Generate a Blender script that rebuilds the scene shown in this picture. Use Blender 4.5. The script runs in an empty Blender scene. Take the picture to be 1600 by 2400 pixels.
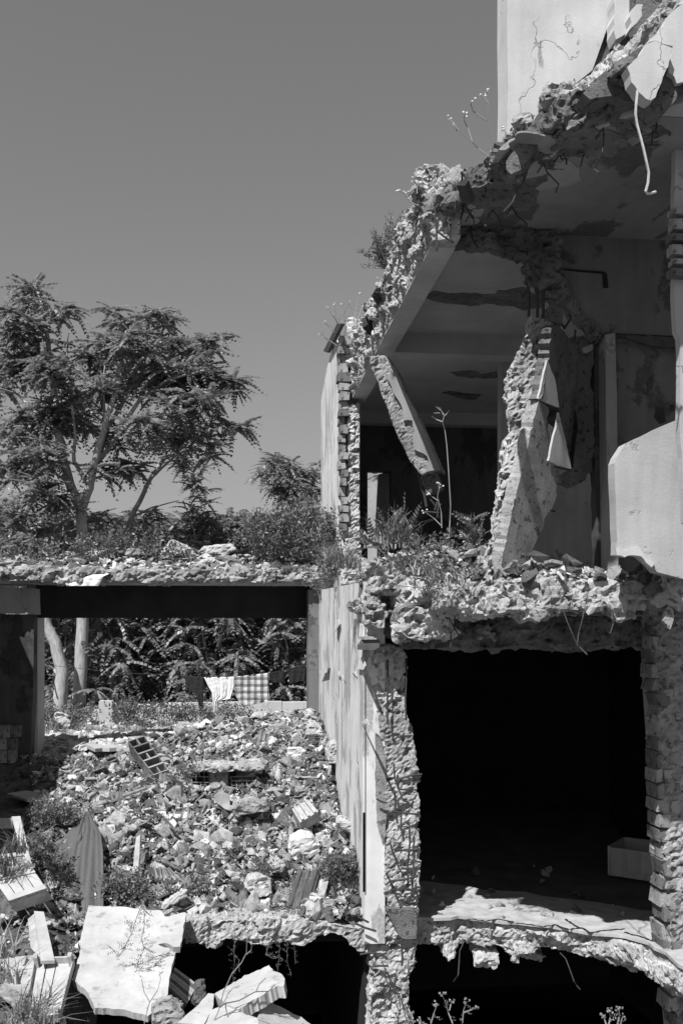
import bpy, bmesh, math, random
import numpy as np
from mathutils import Vector, Matrix, Euler

# ---------------------------------------------------------------- camera, sky, sun, exposure
SC = bpy.context.scene
COL = SC.collection
PI = math.pi
A = math.radians(6.33)          # the house stands square to the axes, the camera looks a little to its right
F, CX, HY, EYE = 2200.0, 784.0, 1430.0, 3.0

cam_d = bpy.data.cameras.new('camera')
cam = bpy.data.objects.new('camera', cam_d); COL.objects.link(cam)
cam.location = (0, 0, EYE); cam.rotation_euler = (PI / 2, 0, -A)
cam_d.sensor_fit = 'HORIZONTAL'; cam_d.sensor_width = 24.0
cam_d.lens = 24.0 * F / 1568.0
cam_d.shift_y = (HY - 1176.0) / 1568.0
cam_d.clip_start = 0.05; cam_d.clip_end = 3000
SC.camera = cam

SUN_DIR = Vector((0.42, 0.56, -1.0)).normalized()      # the way the light travels
sun_el = math.asin(-SUN_DIR.z)
W = bpy.data.worlds.new('World'); SC.world = W; W.use_nodes = True
wn, wl = W.node_tree.nodes, W.node_tree.links
wn.clear()
sky = wn.new('ShaderNodeTexSky'); sky.sky_type = 'NISHITA'; sky.sun_disc = False
sky.sun_elevation = sun_el
sky.sun_rotation = math.atan2(-SUN_DIR.x, -SUN_DIR.y)
sky.altitude = 0; sky.air_density = 2.0; sky.dust_density = 0.0; sky.ozone_density = 1.0
sep = wn.new('ShaderNodeSeparateColor')                # black and white film, blind to red
m1 = wn.new('ShaderNodeMath'); m1.operation = 'MULTIPLY'; m1.inputs[1].default_value = 0.35
m2 = wn.new('ShaderNodeMath'); m2.operation = 'MULTIPLY_ADD'; m2.inputs[1].default_value = 0.15
bg = wn.new('ShaderNodeBackground'); bg.inputs['Strength'].default_value = 0.088
wo = wn.new('ShaderNodeOutputWorld')
wl.new(sky.outputs['Color'], sep.inputs[0])
wl.new(sep.outputs['Green'], m1.inputs[0])
wl.new(sep.outputs['Blue'], m2.inputs[0]); wl.new(m1.outputs[0], m2.inputs[2])
wl.new(m2.outputs[0], bg.inputs['Color']); wl.new(bg.outputs[0], wo.inputs['Surface'])

sun_d = bpy.data.lights.new('sun', 'SUN'); sun_d.energy = 5.0; sun_d.angle = math.radians(0.53)
sun_d.color = (1.0, 1.0, 1.0)
sun = bpy.data.objects.new('sun', sun_d); COL.objects.link(sun)
sun.location = (-8, -12, 25)
sun.rotation_euler = SUN_DIR.to_track_quat('-Z', 'Y').to_euler()

vs = SC.view_settings
vs.view_transform = 'Standard'; vs.look = 'None'; vs.exposure = 0.42; vs.gamma = 1.0; vs.use_curve_mapping = False
SC.cycles.max_bounces = 6; SC.cycles.diffuse_bounces = 4; SC.cycles.transparent_max_bounces = 8

# ---------------------------------------------------------------- pixel helpers (photo px at 1568 x 2352)
RV = Vector((math.cos(A), -math.sin(A), 0)); FV = Vector((math.sin(A), math.cos(A), 0))
CAMP = Vector((0, 0, EYE))
def ray(p):
    return RV * ((p[0] - CX) / F) + FV + Vector((0, 0, (HY - p[1]) / F))
def at(px, py, Y):
    return CAMP + ray((px, py)) * Y
def on(p, u=None, v=None, z=None):
    d = ray(p)
    if v is not None: t = v / d.y
    elif u is not None: t = u / d.x
    else: t = (z - EYE) / d.z
    return CAMP + d * t
def on_plane(p, pl):
    p0, n = pl
    d = ray(p)
    return CAMP + d * ((p0 - CAMP).dot(n) / d.dot(n))
def plane3(a, b, c):
    a, b, c = at(*a), at(*b), at(*c)
    n = (b - a).cross(c - a).normalized()
    if n.dot(CAMP - a) < 0: n = -n
    return (a, n)
REG = {'r1': (0, 600, 800 / 1568), 'r2': (700, 400, 550 / 1568), 'r3': (1050, 0, 550 / 1568), 'r4': (1100, 500, 500 / 1568),
       'r5': (740, 780, 460 / 1568), 'r6': (1100, 700, 500 / 1568), 'r7': (0, 1230, 860 / 1568), 'r8': (700, 1200, 900 / 1568),
       's1': (0, 1600, 500 / 1568), 's2': (400, 1600, 500 / 1568), 's3': (0, 1900, 500 / 1568), 's4': (400, 1900, 500 / 1568),
       's5': (800, 1900, 800 / 1568), 's6': (1300, 1400, 300 / 784), 's7': (700, 1400, 350 / 1029)}
def R(k, *pts):
    ox, oy, s = REG[k]
    o = [(0.98 * (ox + x * s), 0.98 * (oy + y * s)) for x, y in pts]
    return o

rnd = random.Random(7)
# ---------------------------------------------------------------- numpy noise
_rs = np.random.RandomState(3)
_perm = _rs.permutation(4096)
_grad = _rs.normal(size=(4096, 3)); _grad /= np.linalg.norm(_grad, axis=1)[:, None]
def perlin(p):
    i = np.floor(p).astype(np.int64); f = p - i
    w = f * f * f * (f * (f * 6 - 15) + 10)
    out = 0
    for dx in (0, 1):
        for dy in (0, 1):
            for dz in (0, 1):
                h = _perm[(_perm[(_perm[(i[:, 0] + dx) & 4095] + i[:, 1] + dy) & 4095] + i[:, 2] + dz) & 4095]
                g = _grad[h]
                d = g[:, 0] * (f[:, 0] - dx) + g[:, 1] * (f[:, 1] - dy) + g[:, 2] * (f[:, 2] - dz)
                out = out + d * (w[:, 0] if dx else 1 - w[:, 0]) * (w[:, 1] if dy else 1 - w[:, 1]) * (w[:, 2] if dz else 1 - w[:, 2])
    return out * 1.6
def fbm(p, scale, octs=3, seed=0.0):
    q = np.asarray(p, float) / scale + seed * 17.31 + 100.0
    a, o = 1.0, 0
    for k in range(octs):
        o = o + a * perlin(q); q = q * 2.03 + 9.7; a *= 0.5
    return o
def n1(x, s=0.0):
    return float(perlin(np.array([[x + 50.3, s * 3.7 + 21.1, 7.7]]))[0])
def jag(pts, step, amp, seed=0, closed=True, keep=()):
    """subdivide an outline and knock its edges about; keep = indices of edges left straight"""
    out = []; n = len(pts)
    for i in range(n if closed else n - 1):
        a, b = pts[i], pts[(i + 1) % n]
        L = math.hypot(b[0] - a[0], b[1] - a[1]); k = max(1, int(L / step))
        nx, ny = (-(b[1] - a[1]) / (L or 1), (b[0] - a[0]) / (L or 1))
        for j in range(k):
            t = j / k
            e = 0 if (i in keep) else (1 if j else 0.4) * amp * (n1((a[0] + (b[0] - a[0]) * t) / (step * 2.2), seed + a[1] * .013 + (b[1] - a[1]) * t * .11) * 1.3 + rnd.uniform(-.45, .45))
            out.append((a[0] + (b[0] - a[0]) * t + nx * e, a[1] + (b[1] - a[1]) * t + ny * e))
    if not closed: out.append(pts[-1])
    return out

_cell = _rs.uniform(-1, 1, size=(4096, 8))
def cells(p, scale, seed=0.0):
    """fracture facets: every point takes the offset and tilt of its nearest random seed"""
    q = p / scale + seed * 13.7 + 60.0
    i0 = np.floor(q).astype(np.int64); best = np.full(len(q), 1e9); off = np.zeros(len(q)); edge = np.full(len(q), 1e9)
    for dx in (-1, 0, 1):
        for dy in (-1, 0, 1):
            for dz in (-1, 0, 1):
                c = i0 + (dx, dy, dz)
                h = _perm[(_perm[(_perm[c[:, 0] & 4095] + c[:, 1]) & 4095] + c[:, 2]) & 4095]
                g = _cell[h]
                dd = q - (c + .5 + g[:, :3] * .5)
                d2 = (dd * dd).sum(1)
                o = g[:, 3] * .7 + (dd * g[:, 4:7]).sum(1) * 1.3
                m = d2 < best
                edge = np.where(m, best, np.minimum(edge, d2)); off = np.where(m, o, off); best = np.where(m, d2, best)
    gap = np.clip((np.sqrt(edge) - np.sqrt(best)) / .12, 0, 1)
    return off
# ---------------------------------------------------------------- mesh collecting
class MB:
    def __init__(s): s.v = []; s.f = []
    def add(s, vs_, fs_):
        b = len(s.v); s.v += [tuple(x) for x in vs_]; s.f += [tuple(i + b for i in f) for f in fs_]; return s
    def box(s, lo, hi, M=None):
        (x0, y0, z0), (x1, y1, z1) = lo, hi
        v = [(x0, y0, z0), (x1, y0, z0), (x1, y1, z0), (x0, y1, z0), (x0, y0, z1), (x1, y0, z1), (x1, y1, z1), (x0, y1, z1)]
        if M is not None: v = [M @ Vector(q) for q in v]
        return s.add(v, [(3, 2, 1, 0), (4, 5, 6, 7), (0, 1, 5, 4), (1, 2, 6, 5), (2, 3, 7, 6), (3, 0, 4, 7)])
    def extrude(s, pts, d):
        """closed prism: polygon pts (3D) swept by vector d"""
        d = Vector(d); pts = [Vector(p) for p in pts]; n = len(pts)
        nr = Vector((0, 0, 0))
        for i in range(n): nr += pts[i].cross(pts[(i + 1) % n])
        if nr.dot(d) > 0: pts = pts[::-1]
        v = pts + [p + d for p in pts]
        return s.add(v, [tuple(range(n)), tuple(range(2 * n - 1, n - 1, -1))] + [((i + 1) % n, i, n + i, n + (i + 1) % n) for i in range(n)])
    def lump(s, lo, hi):
        """an angular block, tilted and skewed, roughly filling the given box"""
        c = [(a + b) / 2 for a, b in zip(lo, hi)]; h = [(b - a) / 2 for a, b in zip(lo, hi)]
        E = Euler((rnd.uniform(-.35, .35), rnd.uniform(-.5, .5), rnd.uniform(-.5, .5))).to_matrix(); k = len(s.v)
        s.box((-1, -1, -1), (1, 1, 1))
        for i in range(k, k + 8):
            q = Vector([s.v[i][j] * h[j] * rnd.uniform(.65, 1.1) for j in range(3)])
            s.v[i] = tuple(Vector(c) + E @ q)
        return s
    def tube(s, pts, r, sides=5, r1=None):
        pts = [Vector(p) for p in pts]; n = len(pts); rings = []
        for i, p in enumerate(pts):
            t = (pts[min(i + 1, n - 1)] - pts[max(i - 1, 0)])
            t = t.normalized() if t.length > 1e-9 else Vector((0, 0, 1))
            x = t.orthogonal().normalized() if i == 0 else (px_ - t * px_.dot(t)).normalized()
            px_ = x; y = t.cross(x)
            rr = r if r1 is None else r + (r1 - r) * i / (n - 1)
            rings.append([p + (x * math.cos(2 * PI * k / sides) + y * math.sin(2 * PI * k / sides)) * rr for k in range(sides)])
        v = [q for rg in rings for q in rg]
        f = [(i * sides + k, i * sides + (k + 1) % sides, (i + 1) * sides + (k + 1) % sides, (i + 1) * sides + k) for i in range(n - 1) for k in range(sides)]
        f += [tuple(range(sides - 1, -1, -1)), tuple((n - 1) * sides + k for k in range(sides))]
        return s.add(v, f)
    def build(s, name, m, parent=None, smooth=False): return link_mesh(name, np.array(s.v, float), s.f, m, parent, smooth)

def place(o, parent):
    COL.objects.link(o)
    if parent is not None:
        o.parent = parent; o.location = Vector(o.location) - PWORLD[parent.name]
PWORLD = {}
def link_mesh(name, V, faces, m, parent=None, smooth=False, tris=None):
    """world-space vertices; the origin goes to the middle of the base"""
    V = np.asarray(V, float).reshape(-1, 3)
    lo, hi = V.min(0), V.max(0); org = np.array([(lo[0] + hi[0]) / 2, (lo[1] + hi[1]) / 2, lo[2]])
    me = bpy.data.meshes.new(name)
    if tris is None:
        me.from_pydata((V - org).tolist(), [], faces)
    else:
        fill(me, V - org, tris)
    if smooth: me.polygons.foreach_set('use_smooth', [True] * len(me.polygons))
    for k in (m if isinstance(m, (list, tuple)) else [m]): me.materials.append(k)
    me.update()
    o = bpy.data.objects.new(name, me); o.location = org
    PWORLD[o.name] = Vector(org)
    place(o, parent)
    return o
def fill(me, V, T):
    T = np.asarray(T, np.int32)
    me.vertices.add(len(V)); me.vertices.foreach_set('co', np.asarray(V, np.float32).ravel())
    me.loops.add(T.size); me.loops.foreach_set('vertex_index', T.ravel())
    k = T.shape[1]
    me.polygons.add(len(T)); me.polygons.foreach_set('loop_start', np.arange(0, T.size, k, dtype=np.int32))
    me.polygons.foreach_set('loop_total', np.full(len(T), k, np.int32))
    me.polygons.foreach_set('use_smooth', np.zeros(len(T), dtype=bool))
    me.update(calc_edges=True); me.validate()
def tag(o, label=None, cat=None, group=None, kind=None):
    if label: o['label'] = label
    if cat: o['category'] = cat
    if group: o['group'] = group
    if kind: o['kind'] = kind
    return o
def empty(name, loc, label=None, cat=None, group=None):
    o = bpy.data.objects.new(name, None); o.location = loc; o.empty_display_size = .2
    COL.objects.link(o); PWORLD[o.name] = Vector(loc)
    return tag(o, label, cat, group)

def rough(name, mb, m, parent=None, vox=.03, big=(.25, .05), fine=(.07, .02), seed=0, mask=None, smooth=False, layer=1.9):
    """solid parts fused on a voxel grid and then broken up with noise: torn concrete"""
    me = bpy.data.meshes.new('tmp'); me.from_pydata(mb.v, [], mb.f); me.update()
    o = bpy.data.objects.new('tmp', me); TMP.objects.link(o)
    md = o.modifiers.new('r', 'REMESH'); md.mode = 'VOXEL'; md.voxel_size = vox
    TVL.update()
    dg = bpy.context.evaluated_depsgraph_get()
    ev = o.evaluated_get(dg); em = ev.to_mesh()
    n = len(em.vertices)
    V = np.empty(n * 3, np.float32); em.vertices.foreach_get('co', V); V = V.reshape(-1, 3).astype(float)
    N = np.empty(n * 3, np.float32); em.vertex_normals.foreach_get('vector', N); N = N.reshape(-1, 3)
    Q = np.empty(len(em.polygons) * 4, np.int32); em.loops.foreach_get('vertex_index', Q); Q = Q.reshape(-1, 4)
    ev.to_mesh_clear(); bpy.data.objects.remove(o); bpy.data.meshes.remove(me)
    w = np.ones(n) if mask is None else mask(V, N)
    VL = V * (1, 1, layer)                      # broken in layers: the noise is flattened
    D = np.stack([fbm(VL, big[0], 2, seed + k * 3.1) for k in range(3)], 1) * big[1] * .30
    pit = np.clip(fbm(VL, fine[0] * 1.5, 2, seed + 3.7) - .22, 0, .5)
    r = cells(VL, big[0] * 1.1, seed) * big[1] * .34 + cells(VL, fine[0] * .75, seed + 5) * fine[1] * .12 + fbm(VL, fine[0] * .5, 3, seed + 11.3) * fine[1] * .36 - pit * fine[1] * 2.6
    D += N * r[:, None]
    V = V + D * w[:, None]
    return link_mesh(name, V, None, m, parent, smooth, tris=Q)
TMP = COL; TVL = bpy.context.view_layer

def outline(pts_px, v, thick, jagged=None, seed=0, keep=()):
    """outline seen in the photo, standing on the plane y = v, given thickness away from us"""
    if jagged: pts_px = jag(pts_px, jagged[0], jagged[1], seed, True, keep)
    return MB().extrude([on(p, v=v) for p in pts_px], (0, thick, 0))
def plate(pts_px, pl, thick, jagged=None, seed=0, keep=()):
    if jagged: pts_px = jag(pts_px, jagged[0], jagged[1], seed, True, keep)
    return MB().extrude([on_plane(p, pl) for p in pts_px], -pl[1] * thick)

# ---------------------------------------------------------------- materials (everything is a grey: the picture is black and white)
def nt(name):
    m = bpy.data.materials.new(name); m.use_nodes = True
    n, l = m.node_tree.nodes, m.node_tree.links
    return m, n, l, n['Principled BSDF']
def mk_noise(n, l, vec, scale, detail=4, rough_=.6):
    t = n.new('ShaderNodeTexNoise'); t.inputs['Scale'].default_value = scale; t.inputs['Detail'].default_value = detail; t.inputs['Roughness'].default_value = rough_
    l.new(vec, t.inputs['Vector']); return t.outputs['Fac']
def mk_map(n, l, x, a, b, c, d):
    t = n.new('ShaderNodeMapRange'); t.inputs[1].default_value = a; t.inputs[2].default_value = b; t.inputs[3].default_value = c; t.inputs[4].default_value = d
    l.new(x, t.inputs[0]); return t.outputs[0]
def mk_math(n, l, op, a, b):
    t = n.new('ShaderNodeMath'); t.operation = op
    for i, q in enumerate((a, b)):
        if isinstance(q, (int, float)): t.inputs[i].default_value = q
        else: l.new(q, t.inputs[i])
    return t.outputs[0]
def mk_mix(n, l, fac, a, b):
    t = n.new('ShaderNodeMix'); t.data_type = 'FLOAT'
    for i, q in ((0, fac), (2, a), (3, b)):
        if isinstance(q, (int, float)): t.inputs[i].default_value = q
        else: l.new(q, t.inputs[i])
    return t.outputs[0]
def coords(n, l, kind='pos', stretch=None):
    if kind == 'pos': o = n.new('ShaderNodeNewGeometry').outputs['Position']
    else: o = n.new('ShaderNodeTexCoord').outputs['Object']
    if stretch:
        mp = n.new('ShaderNodeMapping'); mp.inputs['Scale'].default_value = stretch; l.new(o, mp.inputs['Vector']); o = mp.outputs[0]
    return o
def bump(n, l, b, h, strength, dist=.02):
    t = n.new('ShaderNodeBump'); t.inputs['Strength'].default_value = strength; t.inputs['Distance'].default_value = dist
    l.new(h, t.inputs['Height']); l.new(t.outputs[0], b.inputs['Normal'])
def finish(b, l, col, rough_=.9, spec=.2):
    if isinstance(col, (int, float)): b.inputs['Base Color'].default_value = (col, col, col, 1)
    else: l.new(col, b.inputs['Base Color'])
    b.inputs['Roughness'].default_value = rough_; b.inputs['Specular IOR Level'].default_value = spec

def concrete(name, lo, hi, s1=5, s2=45, pits=True, kind='pos', bs=.9, island=False):
    m, n, l, b = nt(name); P = coords(n, l, kind)
    a = mk_noise(n, l, P, s1, 5, .65); c = mk_noise(n, l, P, s2, 4, .7)
    f = mk_math(n, l, 'ADD', mk_math(n, l, 'MULTIPLY', a, .62), mk_math(n, l, 'MULTIPLY', c, .38))
    if island:
        g = n.new('ShaderNodeNewGeometry'); oi = n.new('ShaderNodeObjectInfo')
        rr = mk_math(n, l, 'FRACT', mk_math(n, l, 'ADD', g.outputs['Random Per Island'], oi.outputs['Random']), 0)
        f = mk_math(n, l, 'ADD', f, mk_map(n, l, rr, 0, 1, -.32, .30))
    col = mk_map(n, l, f, .3, .7, lo, hi)
    if pits:
        p = mk_noise(n, l, P, 17, 3, .6)
        col = mk_math(n, l, 'MULTIPLY', col, mk_map(n, l, p, .36, .43, .38, 1))
    st = mk_noise(n, l, coords(n, l, kind, (1, 1, .5)), 2.3, 4, .6)
    col = mk_math(n, l, 'MULTIPLY', col, mk_map(n, l, st, .34, .62, .6, 1.08))
    finish(b, l, col, .95, .15)
    bump(n, l, b, mk_math(n, l, 'ADD', c, mk_math(n, l, 'MULTIPLY', mk_noise(n, l, P, 130, 3, .7), .6)), bs, .02)
    return m
def plaster(name, paint, under, peel=.42, stretch=(1, 1, .25), pscale=6, cracks=0.0, streak=.25, bs=.5, grain=60, kind='pos'):
    m, n, l, b = nt(name); P = coords(n, l, kind); PS = coords(n, l, kind, stretch)
    a = mk_noise(n, l, PS, pscale, 6, .62)
    mask = mk_map(n, l, a, peel - .02, peel + .02, 0, 1)
    st = mk_noise(n, l, coords(n, l, kind, (4, 4, .5)), 2.2, 5, .65)
    pc = mk_math(n, l, 'MULTIPLY', mk_map(n, l, st, .3, .7, 1 - streak, 1), paint)
    blot = mk_noise(n, l, P, 1.7, 5, .6)
    pc = mk_math(n, l, 'MULTIPLY', pc, mk_map(n, l, blot, .3, .7, .8, 1.08))
    uc = mk_math(n, l, 'MULTIPLY', mk_map(n, l, mk_noise(n, l, P, 30, 3, .6), .3, .7, .75, 1.15), under)
    col = mk_mix(n, l, mask, uc, pc)
    h = mk_math(n, l, 'ADD', mk_math(n, l, 'MULTIPLY', mask, .5), mk_math(n, l, 'MULTIPLY', mk_noise(n, l, P, grain, 4, .7), .35))
    if cracks:
        vo = n.new('ShaderNodeTexVoronoi'); vo.feature = 'DISTANCE_TO_EDGE'; vo.inputs['Scale'].default_value = cracks
        dv = n.new('ShaderNodeVectorMath'); dv.operation = 'ADD'
        nz = n.new('ShaderNodeTexNoise'); nz.inputs['Scale'].default_value = 5; nz.inputs['Detail'].default_value = 5
        l.new(P, nz.inputs['Vector']); sc_ = n.new('ShaderNodeVectorMath'); sc_.operation = 'SCALE'; sc_.inputs['Scale'].default_value = .35
        l.new(nz.outputs['Color'], sc_.inputs[0]); l.new(sc_.outputs[0], dv.inputs[0]); l.new(PS, dv.inputs[1]); l.new(dv.outputs[0], vo.inputs['Vector'])
        cr = mk_map(n, l, vo.outputs['Distance'], 0, .007, 0, 1)
        br = mk_map(n, l, mk_noise(n, l, P, 1.3, 2, .5), .5, .54, 1, 0)     # only some cracks run
        cr = mk_math(n, l, 'MAXIMUM', cr, br)
        col = mk_math(n, l, 'MULTIPLY', col, mk_map(n, l, cr, 0, 1, .5, 1)); h = mk_math(n, l, 'ADD', h, mk_math(n, l, 'MULTIPLY', cr, .6))
    finish(b, l, col, .9, .15); bump(n, l, b, h, bs, .012)
    return m
def plain(name, c, var=.15, scale=12, rough_=.8, bs=.3, kind='obj', stretch=None, spec=.3, island=0):
    m, n, l, b = nt(name); P = coords(n, l, kind, stretch)
    a = mk_noise(n, l, P, scale, 5, .6)
    col = mk_map(n, l, a, .25, .75, c * (1 - var), c * (1 + var))
    if island:
        g = n.new('ShaderNodeNewGeometry'); col = mk_math(n, l, 'MULTIPLY', col, mk_map(n, l, g.outputs['Random Per Island'], 0, 1, 1 - island, 1 + island))
    finish(b, l, col, rough_, spec); bump(n, l, b, a, bs, .01)
    return m
def leaf(name, c, trans=.25, rough_=.45):
    m, n, l, b = nt(name)
    g = n.new('ShaderNodeNewGeometry')
    col = mk_map(n, l, g.outputs['Random Per Island'], 0, 1, c * .6, c * 1.45)
    finish(b, l, col, rough_, .5)
    t = n.new('ShaderNodeBsdfTranslucent'); l.new(mk_math(n, l, 'MULTIPLY', col, 1.3), t.inputs['Color'])
    mx = n.new('ShaderNodeMixShader'); mx.inputs[0].default_value = trans
    l.new(b.outputs[0], mx.inputs[1]); l.new(t.outputs[0], mx.inputs[2]); l.new(mx.outputs[0], n['Material Output'].inputs['Surface'])
    return m

M = {
 'conc': concrete('broken_concrete', .24, .58),
 'conc_d': concrete('old_and_shaded_concrete', .12, .27),
 'conc_l': concrete('pale_concrete', .32, .68),
 'rock': concrete('rubble_stone', .11, .64, 6, 50, True, 'obj', .8, True),
 'rock_l': concrete('pale_rubble', .40, .68, 6, 40, True, 'obj', .6, True),
 'tile': concrete('roof_tile_clay', .09, .28, 8, 40, False, 'obj', .4, True),
 'dirt': concrete('rubble_dirt', .06, .24, 9, 60, True, 'pos', 1.0),
 'earth': concrete('ground_earth', .10, .26, 2, 20, True, 'pos', .8),
 'pl_w': plaster('white_plaster', .56, .32, .31, (1, 1, .22), 6, 1.1, .10),
 'pl_p': plaster('panel_plaster', .46, .33, .36, (1, 1, .8), 4, .8, .16, .6, 45),
 'pl_s': plaster('peeling_paint_wall', .74, .40, .45, (1.0, 1.0, .35), 3.6, .9, .14, .3),
 'pl_i': plaster('interior_plaster', .36, .20, .36, (1, 1, .9), 2.6, 1.0, .18, .35),
 'pl_d': plaster('shaded_and_scarred_plaster', .10, .05, .45, (1, 1, .7), 2.2, .8, .3, .35),  # shade put into frame and back walls as dark plaster; also real scars
 'pl_q': plaster('soffit_plaster', .5, .3, .27, (1, 1, 1), 1.6, 0, .1, .2),
 'ceil': plaster('ceiling_paint', .44, .22, .27, (1, 1, 1), 1.6, 0, .08, .2),
 'pitch': plain('shade_and_crack_black', .022, .4, 3, .95, .3, 'pos'),  # near black puts shade into voids, room walls, roof beam; also cracks
 'floor': plain('shade_dark_floor', .10, .4, 3, .9, .4, 'pos'),
 'floor_l': plain('sunlit_screed', .36, .35, 7, .9, .4, 'pos'),
 'rebar': plain('rusty_rebar', .045, .35, 40, .8, .5),
 'rebar_l': plain('bare_rod', .55, .2, 40, .6, .2),
 'brick': concrete('brick_clay', .17, .40, 9, 50, True, 'obj', .7, True),
 'wood': plain('grey_timber', .34, .35, 9, .85, .5, 'obj', (1, 1, 1), .2, .25),
 'wood_l': plain('pale_crate_wood', .38, .2, 9, .85, .35, 'obj', (1, 1, 1), .2, .12),
 'wood_d': plain('dark_timber', .10, .4, 9, .85, .6, 'obj', (1, 1, 1), .2, .2),
 'metal_d': plain('dark_flashing', .05, .3, 8, .7, .3),
 'white': plaster('white_board', .50, .34, .27, (1, 1, 1), 5, 0, .08, .35, 50, 'obj'),
 'pl_k': plaster('shade_grey_plaster', .20, .10, .42, (1, 1, .9), 2.4, .9, .2, .4),  # darkened grey: shade put into the upper walls and pilaster
 'ceil_k': plaster('shaded_peeling_ceiling', .27, .12, .44, (1, .5, 1), 2.4, 0, .15, .4),
 'marble': plaster('stained_white_slab', .50, .30, .38, (1, 1, 1), 7, 0, .22, .5, 30, 'obj'),
 'bark': plain('tree_bark', .36, .4, 9, .9, .9, 'pos', (3, 3, .6)),
 'leaf': leaf('tree_leaf', .20, .4, .4),
 'leaf2': leaf('shrub_leaf', .14, .3, .45),
 'dry': leaf('dry_stalk', .26, .3, .7),
 'flower': plain('white_flower', .6, .1, 9, .8, 0),
}
# ================================================================ the ruined house
UP, UQ, UB = 1.27, 1.52, 1.686             # party wall's left face, edge beam's left face
V0 = 9.35
house = empty('ruined_house', (2.4, 9.5, -3.0), 'half collapsed concrete house with torn floors and an open black room below', 'house')

# ---- basement and ground floor shell
MB().box((UP + .22, 15.4, -3), (6.2, 15.6, 3.1)).build('back_wall', M['pitch'], house)
MB().box((6.2, 8.9, -3), (6.4, 15.6, 3.1)).build('side_wall', M['pitch'], house)
def wall_nick(p):  # far little hole that shows daylight
    return p
# floor over the basement: broken front edge, nearer to us on the right
fe = [(862, 2118), (965, 2108), (1035, 2108), (1052, 2104), (1120, 2112), (1190, 2117), (1290, 2130), (1434, 2150), (1500, 2176), (1554, 2214), (1700, 2290)]
fedge = [on(p, z=0) for p in fe]
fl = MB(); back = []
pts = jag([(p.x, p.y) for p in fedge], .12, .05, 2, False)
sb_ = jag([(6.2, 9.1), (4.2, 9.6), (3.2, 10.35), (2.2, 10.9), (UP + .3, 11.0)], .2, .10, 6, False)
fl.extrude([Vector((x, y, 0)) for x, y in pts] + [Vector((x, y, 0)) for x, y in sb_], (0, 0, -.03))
fl.build('floor_screed', M['floor_l'], house)  # pale floor ends near the shadow line, shade is painted beyond it
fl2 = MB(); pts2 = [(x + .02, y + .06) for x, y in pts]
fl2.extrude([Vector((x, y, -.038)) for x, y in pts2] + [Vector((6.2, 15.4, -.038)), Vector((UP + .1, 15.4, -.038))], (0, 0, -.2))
b = MB()
for i, (x, y) in enumerate(pts):
    if i % 3 == 0:
        w = .12 + .14 * rnd.random(); zz = -.08 - .2 * rnd.random() - (.1 if 2.2 < x < 2.8 else 0)
        b.lump((x - w, y + .02, zz - .13), (x + w, y + .5, zz + .02))
fr = MB(); fr.v = list(b.v); fr.f = list(b.f)
fr.extrude([Vector((x + .02, y + .05, -.04)) for x, y in pts] + [Vector((x + .1, y + .75, -.04)) for x, y in pts[::-1]], (0, 0, -.24))
rough('broken_floor_edge', fr, M['conc_l'], house, .025, (.28, .08), (.06, .04), 4, layer=1.3, mask=lambda V, N: np.clip((-.045 - V[:, 2]) / .04, 0, 1))
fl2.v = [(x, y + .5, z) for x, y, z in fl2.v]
fl2.build('floor_slab', M['floor'], house)  # darker floor: the room's shade is put into its colour

# ---- pier between the rubble room and the black room
pier = MB()
pf = R('s7', (490, 440), (512, 560), (530, 700), (545, 850), (560, 1000), (590, 1150), (600, 1300), (612, 1450), (605, 1600), (610, 1700), (585, 1850), (575, 2000), (600, 2100), (610, 2200), (560, 2352))
pr = R('s7', (815, 2352), (800, 2250), (815, 2130), (838, 1900), (838, 1700), (832, 1500), (826, 1300), (812, 1160), (800, 1050), (780, 950), (765, 860), (745, 780), (735, 640), (740, 500), (735, 420), (715, 350), (600, 330), (520, 360))
pier.extrude([on(p, v=V0) for p in pf + pr], (0, .42, 0))
pier_o = rough('pier', pier, M['conc_l'], house, .024, (.3, .06), (.055, .045), 1, layer=1.0)
# the pier's foot, below the floor
ft = MB()
pf2 = R('s5', (205, 455), (235, 560), (190, 600), (150, 660), (135, 740), (128, 850), (140, 980), (120, 1150)) 
pr2 = R('s5', (310, 1150), (310, 980), (316, 850), (318, 740), (335, 640), (345, 540), (350, 455))
ft.extrude([on(p, v=V0 + .03) for p in pf2 + pr2], (0, .4, 0)); 
rough('pier_foot', ft, M['conc_l'], house, .024, (.3, .10), (.06, .05), 8, layer=1.0)
# dark patched piece of the pier at floor height
outline(R('s5', (200, 452), (345, 458), (345, 590), (280, 590), (262, 575), (235, 520)), V0 - .06, .2, (10, 2), 3).build('pier_patch', M['conc_d'], house)
outline(R('s7', (528, 930), (560, 960), (600, 1150), (608, 1400), (600, 1640), (575, 1690), (540, 1560), (530, 1300)), V0 - .015, .2, (10, 2), 5).build('render_coat', M['conc'], house)

# ---- party wall running away from us on the left, with its peeling paint
pw = MB()
ly = jag([on(p, u=UP).yz[:] for p in [(838, 1335), (846, 1480), (868, 1650), (884, 1800), (888, 2000), (872, 2150), (862, 2230)]], .12, .03, 4, False)
pw.extrude([Vector((UP, max(9.36, y), z)) for y, z in ly] + [Vector((UP, 14.9, -.3)), Vector((UP, 14.9, 3.5))], (.2, 0, 0))
pw.build('party_wall', M['pl_s'], house)
pwall_bot = MB().box((UP + .02, 9.6, -3), (UP + .2, 14.9, -.32)); pwall_bot.build('basement_wall', M['pitch'], house)
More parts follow.
